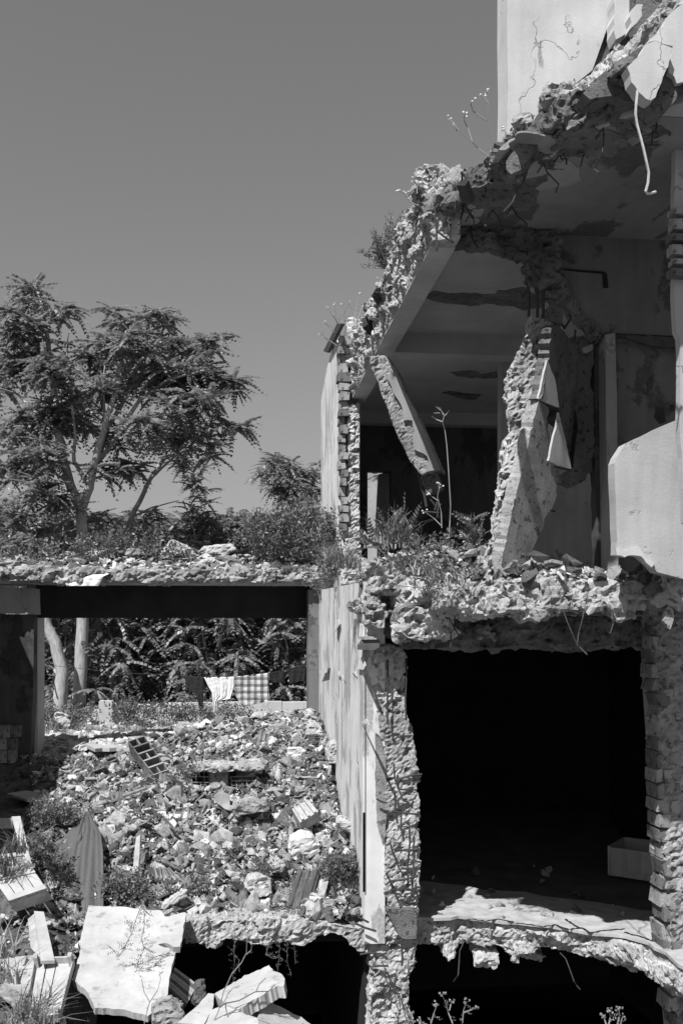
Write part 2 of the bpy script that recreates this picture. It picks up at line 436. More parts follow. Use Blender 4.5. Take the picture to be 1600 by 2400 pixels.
# a thicker coat of old plaster over part of the wall (its torn edge stands proud)
coat = MB()
co = [on(p, u=UP - .02).yz[:] for p in R('s7', (362, 380), (372, 690), (368, 900), (372, 1060), (412, 1140), (430, 1400), (470, 1600), (500, 1850), (515, 2100), (545, 2250))] 
co2 = [on(p, u=UP - .02).yz[:] for p in R('s7', (580, 2250), (575, 1900), (600, 1600), (600, 1350), (560, 1050), (530, 850), (520, 650), (480, 500), (470, 200), (380, 150))]
cy = jag(co + co2, .1, .02, 9)
coat.extrude([Vector((UP - .022, max(9.34, y), z)) for y, z in cy], (.02, 0, 0)); coat.build('plaster_coat', M['pl_s'], house)
# far pilaster, the roof's shadow put into its grey
MB().box((UP - .16, 14.55, .4), (UP + .22, 14.95, 3.5)).build('pilaster', M['pl_k'], house)

# ---- upper party wall (above the middle floor)
uw = MB()
uw.extrude([Vector((UQ, y, z)) for y, z in ((17.0, 3.3), (17.0, 6.95), (15.96, 7.25), (14.64, 7.34), (14.06, 7.02), (14.04, 6.1), (13.99, 5.04), (14.04, 3.3))], (.15, 0, 0))
uw_o = uw.build('upper_party_wall', M['pl_s'], house)
MB().extrude([on(p, u=UQ - .06) for p in R('r2', (255, 1020), (285, 1020), (190, 1215), (163, 1205))], (.05, 0, 0)).build('metal_flashing', M['metal_d'], house)
# torn concrete post on the wall's end
po = MB(); pl_ = [(797, 930), (799, 1000), (797, 1060), (800, 1120), (796, 1200), (792, 1300), (786, 1345)]; pr_ = [(835, 1345), (828, 1240), (827, 1120), (828, 1000), (828, 925)]
po.extrude([on(p, v=13.86) for p in pl_ + pr_], (0, .3, 0))
rough('wall_post', po, M['conc_l'], house, .028, (.2, .05), (.07, .045), 6, mask=lambda V, N: np.where(N[:, 0] > .7, .1, 1))
# brick courses torn open at the end of the wall: one object per brick
y_ = 770
while y_ < 1215:
    h_ = rnd.uniform(17, 24); x0 = 781 + rnd.uniform(-4, 3); x1 = 797 + rnd.uniform(-2, 5)
    if y_ < 905: x0 -= 2; x1 += 6
    a_ = on((x0, y_), v=13.824 + rnd.uniform(-.03, .05)); c_ = on((x1, y_ + h_ - 3), v=13.8)
    c_.x -= rnd.uniform(0, .03)
    bb = MB().extrude([a_, Vector((c_.x, a_.y, a_.z + rnd.uniform(-.015, .015))), Vector((c_.x + rnd.uniform(-.02, .02), a_.y, c_.z)), Vector((a_.x + rnd.uniform(-.02, .02), a_.y, c_.z + rnd.uniform(-.015, .015)))], (0, .2, 0))
    bb.build('brick', M['brick'], uw_o); y_ += h_

# ---- edge beam, soffit pale, torn concrete on its outer side
BZ = 6.3
eb = MB()
eb.extrude([Vector((UB, 8.14, BZ)), Vector((UB + .24, 8.06, BZ)), Vector((UB + .24, 8.06, 6.96)), Vector((UB - .02, 8.28, 6.86))], (0, 5.9, 0))
for k in range(60):
    vv = 8.16 + k * .097; zz = BZ + .06 + rnd.random() * .5; s_ = .03 + .045 * rnd.random()
    eb.lump((UB - .02 - s_ * .8, vv - s_ * 2.5, zz - s_ * .7), (UB + .1, vv + s_ * 3.5, zz + s_ * .7)) if k % 3 else None
rough('edge_beam', eb, M['conc_l'], house, .024, (.25, .06), (.05, .045), 2, layer=1.2, mask=lambda V, N: np.clip((V[:, 2] - BZ - .007) / .05, 0, 1) * np.clip((UB + .2 - V[:, 0]) / .06, 0, 1))
MB().box((UB + .01, 8.24, BZ - .018), (UB + .23, 14.1, BZ + .002)).build('beam_soffit', M['pl_q'], house)
# torn end of the slab above the beam, under the roof tiles
ec = MB()
for k in range(60):
    vv = 8.3 + k * .096; s_ = .05 + .05 * rnd.random(); zz = 6.86 + .08 * rnd.random() + (.06 if k % 15 < 7 else 0)
    ec.lump((UB - .1 + .1 * rnd.random(), vv - s_, zz - .16), (UB + .45, vv + s_ * 1.8, zz + .04))
rough('torn_slab_side', ec, M['conc_l'], house, .028, (.14, .07), (.05, .045), 12)

# ---- upper slab: ceiling of the middle floor and its broken front
CZ = 6.54
ce = [(1000, 520), (1040, 478), (1082, 452), (1140, 432), (1175, 415), (1205, 372), (1240, 350), (1290, 318), (1350, 280), (1400, 262), (1452, 240), (1520, 228), (1568, 215), (1700, 190)]
cpts = [on(p, z=CZ) for p in ce]
cj = jag([(p.x, p.y) for p in cpts], .1, .05, 5, False)
sl = MB(); sl.extrude([Vector((x + .03, y + .12, CZ)) for x, y in cj] + [Vector((7.2, 16.2, CZ)), Vector((UB + .1, 16.2, CZ))], (0, 0, .28))
sl.build('upper_slab', M['ceil'], house)
cs = MB(); cs.extrude([Vector((x + .05, max(y + .16, 6.4), CZ - .004)) for x, y in cj[6:]] + [Vector((7.2, 8.46, CZ - .004)), Vector((cj[6][0] + .1, 8.46, CZ - .004))], (0, 0, .003)); cs.build('shaded_peeling_ceiling', M['ceil_k'], house)  # thin dark sheet: the front ceiling's shade painted in, peeling patches too
fr = MB()
fr.extrude([Vector((x, y + .02, CZ + .02)) for x, y in cj] + [Vector((x + .15, y + .55, CZ + .02)) for x, y in cj[::-1]], (0, 0, .27))
for i, (x, y) in enumerate(cj):
    if i % 2 == 0:
        w = .08 + .12 * rnd.random(); zz = CZ + .03 + .2 * rnd.random()
        fr.lump((x - w, y - .1 * rnd.random(), zz - .06), (x + w, y + .35, zz + .1))
rough('broken_slab_edge', fr, M['conc_d'], house, .025, (.3, .10), (.06, .045), 3, layer=1.3)
# slab 'levels': delaminated skin hanging under the front of the slab
for k, (c, w_) in enumerate([((1150, 450), 90), ((1260, 400), 80), ((1350, 330), 90), ((1230, 330), 60)]):
    o_ = []
    for j in range(14):
        a_ = 2 * PI * j / 14; o_.append((c[0] + math.cos(a_) * w_ * (1 + .25 * n1(j * .7, k)), c[1] + math.sin(a_) * w_ * .38 * (1 + .4 * n1(j * .9, k + 5))))
    MB().extrude([on(p, z=CZ - .006 - .004 * k) for p in jag(o_, 7, 4, k)], (0, 0, .012)).build('loose_ceiling_skin', M['pl_i'] if k % 2 else M['conc_d'], house)
# dark scars where the ceiling has spalled
def scar(pts_, z, name='spalled_patch', mat='conc_d', amp=4):
    MB().extrude([on(p, z=z) for p in jag(pts_, 14, amp, len(pts_))], (0, 0, .03)).build(name, M[mat], house)
scar(R('r2', (835, 845), (900, 808), (1100, 820), (1310, 828), (1330, 800), (1420, 790), (1500, 780), (1560, 820), (1640, 850), (1640, 910), (1500, 935), (1440, 910), (1300, 890), (1150, 900), (1000, 890), (900, 870)), CZ - .006)
scar(R('r2', (1010, 1350), (1090, 1335), (1200, 1345), (1215, 1360), (1310, 1345), (1370, 1340), (1420, 1350), (1420, 1395), (1280, 1392), (1150, 1385), (1060, 1380)), CZ - .006)
scar(R('r2', (950, 1485), (1050, 1480), (1150, 1490), (1220, 1495), (1180, 1530), (1060, 1520)), CZ - .006)
# ceiling cross beams
MB().box((UB + .1, 11.54, 6.3), (7.2, 11.82, CZ + .01)).build('ceiling_beam', M['ceil'], house)
MB().box((UB, 15.84, 6.34), (7.2, 16.08, CZ + .01)).build('ceiling_beam', M['ceil'], house)
cb = MB(); cb.extrude([on(p, v=8.34) for p in jag([(985, 478), (1010, 545), (1060, 558), (1110, 562), (1150, 570), (1180, 575), (1212, 582), (1250, 660), (1290, 640), (1290, 470), (1100, 462)], 16, 5, 3)], (0, .22, 0))
rough('front_beam', cb, M['conc_d'], house, .028, (.25, .05), (.07, .04), 5)

# ---- middle floor walls
dl, dr, dt = on((844, 1105), v=16.1), on((898, 1105), v=16.1), on((862, 1082), v=16.1)
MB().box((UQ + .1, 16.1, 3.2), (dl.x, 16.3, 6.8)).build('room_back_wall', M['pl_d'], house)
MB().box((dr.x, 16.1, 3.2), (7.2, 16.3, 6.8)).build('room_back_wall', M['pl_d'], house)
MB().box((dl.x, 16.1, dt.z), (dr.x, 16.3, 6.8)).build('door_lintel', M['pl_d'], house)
# the room's doorway seen at the back left, with its lit jambs
outline(R('r5', (405, 1225), (440, 1195), (498, 1175), (500, 1320), (490, 1640), (480, 5200), (380, 5200), (390, 1640)), 19.0, .3, (8, 1), 3).build('wall_remnant', M['pl_p'], house)
outline(R('r5', (503, 1130), (560, 1110), (600, 1120), (600, 1640), (478, 1640), (488, 1400)), 16.32, .12, (8, 1), 3).build('door_jamb', M['pl_i'], house)
# partition right of the leaning wall piece
a_ = on((1150, 830), v=11.84)
MB().box((a_.x, 11.84, 3.3), (7.2, 12.0, 6.31)).build('partition_wall', M['pl_i'], house)
# broken wall under the ceiling, and the taller wall right of it
lw = [(1245, 470), (1212, 575), (1216, 640), (1236, 648), (1255, 672), (1290, 692), (1312, 705), (1330, 730), (1352, 748), (1372, 776), (1388, 768), (1400, 764), (1568, 772), (1800, 790), (1800, 480)]
outline(jag(lw[:11], 10, 4, 2, False) + lw[11:], 8.472, .16).build('broken_wall', M['pl_k'], house)
rough('torn_wall_edge', outline([(1208, 560), (1214, 640), (1236, 655), (1255, 678), (1290, 700), (1320, 722), (1352, 756), (1375, 784), (1388, 772), (1362, 742), (1330, 700), (1312, 672), (1290, 600), (1280, 540)], 8.4, .14), M['conc_d'], house, .025, (.15, .05), (.06, .04), 4)
outline([(1412, 768), (1568, 774), (1800, 790), (1800, 1345), (1412, 1345)], 8.544, .14).build('inner_wall', M['pl_k'], house)
outline([(1392, 765), (1800, 790), (1800, 812), (1500, 795), (1440, 778), (1392, 780)], 8.436, .03, (12, 3)).build('plaster_band', M['pl_d'], house)
# door post, hollow groove at its left
outline([(1390, 768), (1412, 764), (1416, 900), (1420, 1345), (1396, 1345), (1392, 1000)], 8.376, .2).build('door_post', M['pl_i'], house)
outline([(1365, 785), (1391, 770), (1393, 1345), (1372, 1345), (1366, 1100)], 8.544, .12, (18, 2), 0).build('door_frame', M['pl_d'], house)
# conduit chase in the wall
outline(R('r4', (690, 402), (800, 412), (985, 425), (1010, 440), (1020, 545), (985, 545), (978, 440), (800, 425), (690, 412)), 8.46, .02).build('conduit_chase', M['pitch'], house)
for pp in (R('r4', (1375, 1425), (1430, 1420), (1440, 1530), (1400, 1545), (1360, 1500)), R('r4', (1480, 1410), (1500, 1405), (1505, 1445), (1485, 1450)), R('r4', (1295, 1330), (1330, 1200), (1350, 1210), (1345, 1280), (1310, 1335))):
    outline(pp, 8.536, .02, (7, 2)).build('plaster_scar', M['pl_d'], house)

# ---- sunlit parapet panel on the right edge of the middle floor
ppn = R('r6', (1065, 1205), (1085, 1160), (1145, 1065), (1240, 1020), (1400, 940), (1530, 885), (1548, 882), (1600, 860))
bot = [(1800, 1330), (1570, 1330)] + R('r6', (1380, 2010), (1340, 1960), (1260, 1890), (1190, 1880), (1140, 1895), (1085, 1880), (1078, 1600), (1070, 1400))
outline(ppn + [(1800, 880)] + bot, 7.1, .13, (26, 1.6), 4).build('parapet_panel', M['pl_p'], house)
outline(R('r6', (1075, 1830), (1130, 1850), (1190, 1835), (1250, 1830), (1290, 1900), (1360, 1945), (1340, 1975), (1260, 1895), (1190, 1885), (1140, 1900), (1085, 1885)), 7.08, .05, (8, 2), 4).build('cracked_render', M['pl_w'], house)

# ---- middle floor slab
z2 = 3.36
se = [on(p, z=z2) for p in []]
s2 = [(UP + .05, 9.5), (1.75, 8.7), (1.97, 7.95), (2.35, 7.65), (2.8, 7.5), (3.2, 7.45), (3.5, 7.25), (4.2, 6.95), (6.3, 6.95)]
sj = jag(s2, .12, .05, 7, False)
sb = MB(); sb.extrude([Vector((x + .03, y + .2, z2)) for x, y in sj] + [Vector((7.2, 17.2, z2)), Vector((UP + .1, 17.2, z2))], (0, 0, -.3)); sb.build('middle_slab', M['conc_d'], house)
sf = MB(); sf.extrude([Vector((x, y, z2 + .01)) for x, y in sj] + [Vector((x + .2, y + .5, z2 + .01)) for x, y in sj[::-1]], (0, 0, -.26))
for i, (x, y) in enumerate(sj):
    if i % 2 == 0 and x < 3.9:
        w = .07 + .13 * rnd.random(); zz = z2 - .25 * rnd.random()
        sf.lump((x - w, y - .10 * rnd.random(), zz - .1), (x + w, y + .4, zz + .06))
rough('broken_slab_edge', sf, M['conc_l'], house, .025, (.28, .09), (.06, .045), 9, layer=1.3)
# lintel beam over the black room, dark, ragged
lb = MB(); lb.extrude([on(p, v=8.75) for p in jag([(915, 1400), (912, 1450), (935, 1490), (1100, 1492), (1300, 1492), (1500, 1488), (1700, 1486), (1700, 1370), (1000, 1370)], 30, 5, 2)], (0, .35, 0))
rough('lintel', lb, M['conc_d'], house, .03, (.3, .07), (.08, .04), 3)
MB().box((1.9, 9.05, 2.76), (6.3, 9.4, 3.1)).build('lintel_core', M['pitch'], house)
# right end of the floor: plain dark beam face
outline([(1482, 1352), (1500, 1338), (1700, 1320), (1700, 1425), (1490, 1412)], 7.35, .4, (30, 2), 1).build('beam_end', M['conc_d'], house)
outline(R('r8', (1510, 385), (1530, 400), (1530, 440), (1515, 480), (1490, 445), (1495, 405)), 7.29, .05, (6, 1.5)).build('loose_render', M['conc'], house)
# hanging flakes of dark plaster under the lintel
for pp in (R('r8', (1100, 435), (1195, 435), (1180, 465), (1150, 482), (1120, 460)), R('r8', (1195, 445), (1220, 440), (1205, 495), (1196, 498)), R('r8', (765, 555), (832, 557), (815, 578), (790, 582)), R('r8', (1045, 555), (1145, 548), (1120, 565), (1060, 568)), R('r8', (1270, 430), (1320, 425), (1310, 450), (1280, 448)), R('r8', (860, 556), (905, 556), (885, 568))):
    outline(pp, 8.62, .02, (5, 1)).build('plaster_flake', M['conc_d'], house)

# ---- right jamb of the black room: torn brickwork
jb = MB(); jb.extrude([on(p, v=8.5) for p in [(1520, 1400), (1528, 1600), (1540, 1770), (1548, 2000), (1560, 2200), (1580, 2420), (1800, 2420), (1800, 1400)]], (0, .5, 0)); jb_o = jb.build('jamb_wall', M['pl_i'], house)
outline([(1548, 1410), (1552, 1600), (1560, 1800), (1575, 2000), (1600, 2420), (1800, 2420), (1800, 1410)], 8.42, .08, (25, 3), 2).build('jamb_render', M['pl_p'], house)
y_ = 1425
while y_ < 2330:
    h_ = rnd.uniform(30, 39)
    t = (y_ - 1420) / 900
    x0 = 1497 + 34 * t + 8 * n1(y_ / 60.0, 2); xe = 1552 + 20 * t
    if y_ > 2180: x0 += (y_ - 2180) * .12
    cuts = [x0, xe] if rnd.random() < .45 else [x0, x0 + rnd.uniform(16, 34), xe]
    for i in range(len(cuts) - 1):
        vv = 8.41 + rnd.uniform(-.035, .05)
        a_ = on((cuts[i] + 1.5, y_ + 2), v=vv); c_ = on((cuts[i + 1] - 1.5, y_ + h_ - 3), v=vv)
        q = lambda s=.013: rnd.uniform(-s, s)
        MB().extrude([(a_.x + q(), vv + q(), a_.z + q()), (c_.x + q(), vv + q(), a_.z + q()), (c_.x + q(), vv + q(), c_.z + q()), (a_.x + q(.03), vv + q(), c_.z + q())], (0, .25, 0)).build('brick', M['brick'], jb_o)
    y_ += h_
mort = MB(); mort.extrude([on(p, v=8.47) for p in jag([(1492, 1410), (1505, 1600), (1512, 1770), (1520, 2000), (1532, 2180), (1560, 2400), (1600, 2400), (1560, 1410)], 16, 4, 6)], (0, .3, 0)); mort.v = [(x, y - .07, z) for x, y, z in mort.v]
rough('mortar', mort, M['conc'], house, .03, (.15, .04), (.05, .04), 7)

# ---- upper right edge: strip of torn wall near us
outline([(1548, 470), (1546, 560), (1552, 610), (1548, 680), (1553, 760), (1560, 775), (1562, 860), (1560, 960), (1572, 1200), (1800, 1300), (1800, 200), (1568, 190), (1562, 260), (1552, 330)], 6.84, .07, (30, 1.5), 4).build('torn_facade', M['pl_p'], house)
for k, (yy, hh) in enumerate([(475, 20), (500, 30), (534, 22), (560, 28), (592, 18), (614, 22)]):
    vv = 6.744; a_ = on((1545 + 3 * math.sin(k * 2), yy), v=vv); c_ = on((1600, yy + hh - 4), v=vv)
    MB().box((a_.x, vv, c_.z), (c_.x, vv + .1, a_.z)).build('brick', M['brick'], house)

# ---- tower wall on the roof and the broken facade beside it
tw = [(1165, -120), (1164, 60), (1166, 200), (1164, 300), (1170, 345), (1260, 330), (1310, 200), (1360, 160), (1395, 60), (1405, -40), (1400, -120)]
outline(tw, 7.74, .3).build('tower_wall', M['pl_w'], house)
MB().box((2.5, 7.78, 6.7), (4.1, 8.1, 9.6)).build('tower_core', M['conc_d'], house)
for k, pp in enumerate([R('r3', (1110, -60), (1205, -60), (1210, 60), (1205, 180), (1190, 220), (1160, 240), (1120, 260), (1105, 200), (1112, 80)), R('r3', (1225, 60), (1260, 25), (1300, 25), (1295, 100), (1260, 150), (1215, 190))]):
    outline(pp, 7.56 - .1 * k, .15, (12, 3), k).build('facade_remnant', M['pl_w'], house)
rm = MB()
for k in range(16):
    t = k / 15.0; c = (1300 + 240 * t + rnd.uniform(-10, 10), 238 - 190 * t + rnd.uniform(-8, 8)); vv = 7.14 - .45 * t + rnd.uniform(-.1, .1)
    p = on(c, v=vv); s = .05 + .05 * rnd.random(); rm.lump((p.x - s, p.y - s * .6, p.z - s), (p.x + s * 1.3, p.y + .35, p.z + s * .9))
rm.extrude([on(p, v=6.96) for p in [(1345, 225), (1430, 120), (1535, -20), (1600, -60), (1600, 200), (1440, 225)]], (0, .4, 0))
rough('torn_facade_core', rm, M['conc_l'], house, .025, (.3, .08), (.05, .04), 14, layer=1.0)
outline(R('r3', (1040, 480), (1100, 440), (1200, 370), (1245, 330), (1300, 300), (1195, 500), (1230, 580), (1300, 640), (1250, 680), (1100, 640), (950, 660), (900, 620), (960, 560)), 6.3, .2, (12, 5), 5).build('broken_facade', M['conc_d'], house)
outline(R('r3', (1310, 300), (1345, 262), (1400, 220), (1480, 90), (1568, 20), (1800, -160), (1800, 540), (1568, 545), (1525, 555), (1510, 505), (1470, 480), (1480, 400), (1500, 305), (1440, 290), (1385, 268), (1345, 275)), 6.12, .12, (14, 2.5), 5).build('facade_render', M['pl_w'], house)
outline(R('r3', (1195, 445), (1300, 335), (1315, 300), (1345, 283), (1385, 272), (1435, 296), (1495, 318), (1470, 440), (1432, 520), (1410, 580), (1385, 645), (1350, 668), (1320, 655), (1270, 610), (1225, 545), (1215, 490)), 6.06, .1, (10, 2), 6).build('cracked_render_piece', M['pl_w'], house)
outline(R('r3', (1450, 480), (1520, 490), (1535, 600), (1500, 690), (1400, 740), (1330, 690), (1350, 670), (1390, 645), (1420, 560)), 6.16, .25, (10, 4), 6).build('broken_facade', M['conc_d'], house)

# ================================================================ annex on the left: a roof slab on a frame
annex = empty('ruined_annex', (-2.0, 15.5, .6), 'low concrete frame with a rubble strewn flat roof open to the trees', 'ruin')
az0 = 3.57
ar = MB(); ax0 = on((-260, 1345), v=14.3).x
aj = jag([(ax0, 14.3), (UP, 14.35)], .15, .05, 3, False)
ar.extrude([Vector((x, y + .12, az0)) for x, y in aj] + [Vector((UP, 15.7, az0)), Vector((ax0, 15.7, az0))], (0, 0, .2)); ar.build('roof_slab', M['ceil'], annex)
af = MB(); af.extrude([Vector((x, y, az0 + .02)) for x, y in aj] + [Vector((x, y + .45, az0 + .02)) for x, y in aj[::-1]], (0, 0, .2))
for i, (x, y) in enumerate(aj):
    s = .08 + .1 * rnd.random(); af.lump((x - s, y - .05 * rnd.random(), az0 + .06 + .06 * rnd.random()), (x + s, y + .3, az0 + .2 + .03 * rnd.random()))
rough('roof_edge', af, M['conc'], annex, .035, (.2, .07), (.08, .05), 3)
xr = on((86, 1500), v=15.0).x
bm_ = MB().box((xr - .02, 15.0, 3.07), (UP - .05, 15.3, az0 + .01)); bm_.build('roof_beam', M['pitch'], annex)  # near black stands in for the shade on this beam
# left pier with a pale reveal, and left of it a wall with its shade put into dark plaster
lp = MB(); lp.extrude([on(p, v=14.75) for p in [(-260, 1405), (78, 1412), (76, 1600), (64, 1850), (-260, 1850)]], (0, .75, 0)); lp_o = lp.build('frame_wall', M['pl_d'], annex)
MB().box((xr - .16, 15.02, .4), (xr - .0, 15.55, az0)).build('frame_pier', M['pl_p'], annex)
outline([(-260, 1335), (82, 1352), (84, 1412), (-260, 1398)], 14.62, .3, (30, 1.5), 2).build('frame_beam', M['pl_i'], annex)
y_ = 1668
while y_ < 1860:
    h_ = rnd.uniform(24, 32); x_ = -40 + rnd.uniform(0, 14)
    while x_ < (34 if y_ > 1700 else 28):
        w_ = rnd.uniform(18, 36); a_ = on((x_, y_), v=14.5 + rnd.uniform(-.04, .05)); c_ = on((x_ + w_ - 2, y_ + h_ - 2), v=14.5)
        MB().box((a_.x, a_.y, c_.z), (c_.x, a_.y + .2, a_.z)).build('brick', M['brick'], lp_o); x_ += w_
    y_ += h_

# unseen block added left of the picture to shade the annex pier
MB().box((-9, 8.6, -1.0), (-3.8, 14.74, 4.2)).build('shade_block', M['pl_d'], annex)

# cracks in the sunlit screed, grit and dropped lumps on it
for k, pp in enumerate([R('s5', (930, 535), (990, 528), (1040, 548), (1100, 540), (1140, 562), (1200, 555), (1300, 545)), R('s5', (1030, 500), (1070, 530), (1100, 545)), R('s5', (1300, 560), (1400, 590), (1460, 610), (1520, 640)), R('s5', (800, 520), (870, 525), (930, 537)), R('s5', (540, 508), (600, 500), (660, 510), (720, 500), (790, 512))]):
    P = [on(p, z=.002) for p in jag(pp, 5, 1.6, k, False)]
    mb = MB()
    for a, b_ in zip(P[:-1], P[1:]):
        d_ = (b_ - a); n_ = Vector((-d_.y, d_.x, 0)).normalized() * rnd.uniform(.006, .014)
        mb.extrude([a - n_, b_ - n_, b_ + n_, a + n_], (0, 0, .004))
    mb.build('floor_crack', M['pitch'], house)

# rods torn out of the concrete, all along the broken edges
for (x0, y0), (x1, y1), vv, n_ in [((1030, 500), (1200, 470), 7.9, 4), ((1200, 400), (1330, 330), 7.0, 4), ((1360, 300), (1540, 250), 6.5, 4), ((960, 1370), (1200, 1420), 8.35, 3), ((1220, 1400), (1470, 1410), 7.4, 3), ((870, 2200), (940, 2330), V0 - .1, 4), ((1060, 2170), (1500, 2230), 8.6, 2), ((870, 720), (960, 560), 9.3, 4)]:
    for k in range(n_):
        t = (k + rnd.random()) / n_; a = on((x0 + (x1 - x0) * t, y0 + (y1 - y0) * t), v=vv); L = rnd.uniform(.15, .5); dx = rnd.uniform(-.5, .5); P = [a + Vector((0, .15, 0)), a]
        for j in range(1, 5): P.append(a + Vector((dx * L * (j / 4) ** 1.3 + rnd.uniform(-.02, .02), -.05 * j * rnd.random(), -L * j / 4 * rnd.uniform(.6, 1))))
        MB().tube(P, .006, 5).build('rebar', M['rebar'], house)
# ================================================================ ground and the rubble slope
ctrl = [(450, 2140, 9.5), (650, 2140, 9.5), (840, 2140, 9.5), (300, 2100, 9.6), (300, 2000, 10.3), (500, 2000, 10.3), (700, 2000, 10.3), (830, 2000, 10.2),
        (150, 1900, 11.2), (350, 1900, 11.1), (550, 1900, 11.1), (750, 1900, 11.1), (830, 1880, 11.2), (130, 1820, 12.4), (300, 1810, 12.2), (500, 1800, 12.1),
        (650, 1800, 12.0), (800, 1780, 12.0), (120, 1760, 13.8), (300, 1745, 13.6), (450, 1730, 13.2), (600, 1710, 13.1), (720, 1690, 13.1), (800, 1690, 13.2),
        (120, 1710, 16), (300, 1700, 15.4), (450, 1680, 14.8), (600, 1655, 14.4), (720, 1645, 14.2), (800, 1625, 14.0), (790, 1660, 13.3), (120, 1680, 19), (300, 1672, 19), (500, 1666, 19),
        (700, 1662, 18.8), (100, 1655, 21.5), (400, 1650, 21.5), (700, 1648, 21.5), (0, 1865, 12.2), (-150, 1900, 11.4), (-200, 1780, 14), (20, 2000, 10), (-150, 2000, 10), (-200, 1690, 18),
        (60, 2130, 8.9), (150, 2200, 8.6), (20, 2300, 7.7), (150, 2340, 7.6), (-120, 2200, 8.2), (230, 2360, 7.6), (-120, 2400, 7.4), (250, 2150, 9.2), (350, 2400, 7.5), (120, 2450, 7.2)]
CP = np.array([at(*c)[:] for c in ctrl])
def hgt(xy):
    xy = np.atleast_2d(np.asarray(xy, float))
    d2 = ((xy[:, None, :] - CP[None, :, :2]) ** 2).sum(2)
    w = np.exp(-d2 / (2 * .55 ** 2)) + .02 / (d2 + .25) ** 2
    z = (w * CP[None, :, 2]).sum(1) / w.sum(1)
    # the mound at the lower left falls away into the hole under the broken floor
    t = np.clip((9.42 - xy[:, 1]) / .25, 0, 1) * np.clip((xy[:, 0] + 1.45) / .4, 0, 1)
    z = z + fbm(np.column_stack([xy, xy[:, 0] * 0]), .8, 2, 5.0) * .10 * np.clip((xy[:, 1] - 9.5) / .5, 0, 1) * np.clip((15.5 - xy[:, 1]) / 1.0, 0, 1)
    low = np.where(xy[:, 1] < 7.95, np.minimum(z, -.5), z - 3)
    return z * (1 - t) + low * t
def H1(x, y): return float(hgt([(x, y)])[0])
def grid_mesh(name, xs, ys, zf, m, amp=.0, sc=.3, drop=None):
    X, Y = np.meshgrid(xs, ys); P = np.stack([X.ravel(), Y.ravel()], 1)
    z = zf(P)
    V = np.column_stack([P, z])
    if amp: V[:, 2] += fbm(V, sc, 4, 2.2) * amp
    nx = len(xs); i = np.arange(len(V)).reshape(len(ys), nx)
    Q = np.stack([i[:-1, :-1], i[:-1, 1:], i[1:, 1:], i[1:, :-1]], -1).reshape(-1, 4)
    if drop is not None: Q = Q[~drop(V[Q].mean(1))]
    return link_mesh(name, V, None, m, None, False, tris=Q)
# heap of rubble on the floor, its surface
tag(grid_mesh('rubble_slope', np.arange(-6.0, UP + .02, .06), np.arange(9.5, 21, .06), lambda P: hgt(P) - .05, M['dirt'], .07, .22), kind='structure')
tag(grid_mesh('debris_mound', np.arange(-5.5, .2, .06), np.arange(5.2, 9.6, .06), lambda P: np.maximum(hgt(P), -3) - .06, M['dirt'], .07, .25, lambda c: (c[:, 0] > -1.3) & (c[:, 1] > 7.93)), kind='structure')
# street level below, and the yard and country behind
tag(MB().box((-60, -30, -3.4), (60, 9.6, -3.02)).build('ground', M['earth'], None), kind='structure')
yard = [(-700, 20.8), (UP - .1, 20.8), (UP - .1, 15.7), (700, 15.7), (700, 1500), (-700, 1500)]
tag(grid_mesh('yard', np.concatenate([np.linspace(-900, -12, 12), np.linspace(-11, 14, 80), np.linspace(15, 900, 12)]), np.concatenate([np.linspace(15.7, 34, 60), np.linspace(36, 1800, 14)]),
    lambda P: np.where((P[:, 1] < 20.6) & (P[:, 0] < UP), .55, 1.02), M['earth'], .06, .8), kind='structure')
# broken floor slab under the heap (its torn edge hangs over the hole)
lf = MB()
bot = R('s4', (0, 975), (150, 960), (240, 985), (345, 1000), (400, 950), (540, 965), (600, 990), (740, 985), (850, 980), (900, 1000), (1000, 985), (1080, 950), (1180, 935), (1260, 925), (1280, 950), (1310, 1000), (1350, 1010), (1400, 1060), (1480, 1060), (1500, 1000), (1530, 930))
topl = R('s4', (1530, 860), (1400, 850), (1300, 845), (1200, 830), (900, 810), (700, 800), (400, 800), (280, 800), (120, 830), (0, 800), (-100, 830), (-100, 975))
lf.extrude([on(p, v=9.42) for p in bot + topl], (0, .5, 0))
broken_floor = empty('broken_floor', (-.4, 9.6, -.35), 'torn concrete floor slab edge carrying the rubble slope above a black hole', 'floor slab')
rough('slab_edge', lf, M['conc_l'], broken_floor, .025, (.3, .08), (.055, .04), 21, layer=1.2)
MB().box((-2.4, 9.85, -.3), (UP + .1, 15, -.1)).build('floor_slab', M['pitch'], broken_floor)
MB().box((-2.4, 14.6, -3.0), (UP + .1, 14.8, -.3)).build('cellar_wall', M['pitch'], broken_floor)
MB().box((-2.4, 9.9, -3.0), (-2.2, 14.6, -.3)).build('cellar_wall', M['pitch'], broken_floor)

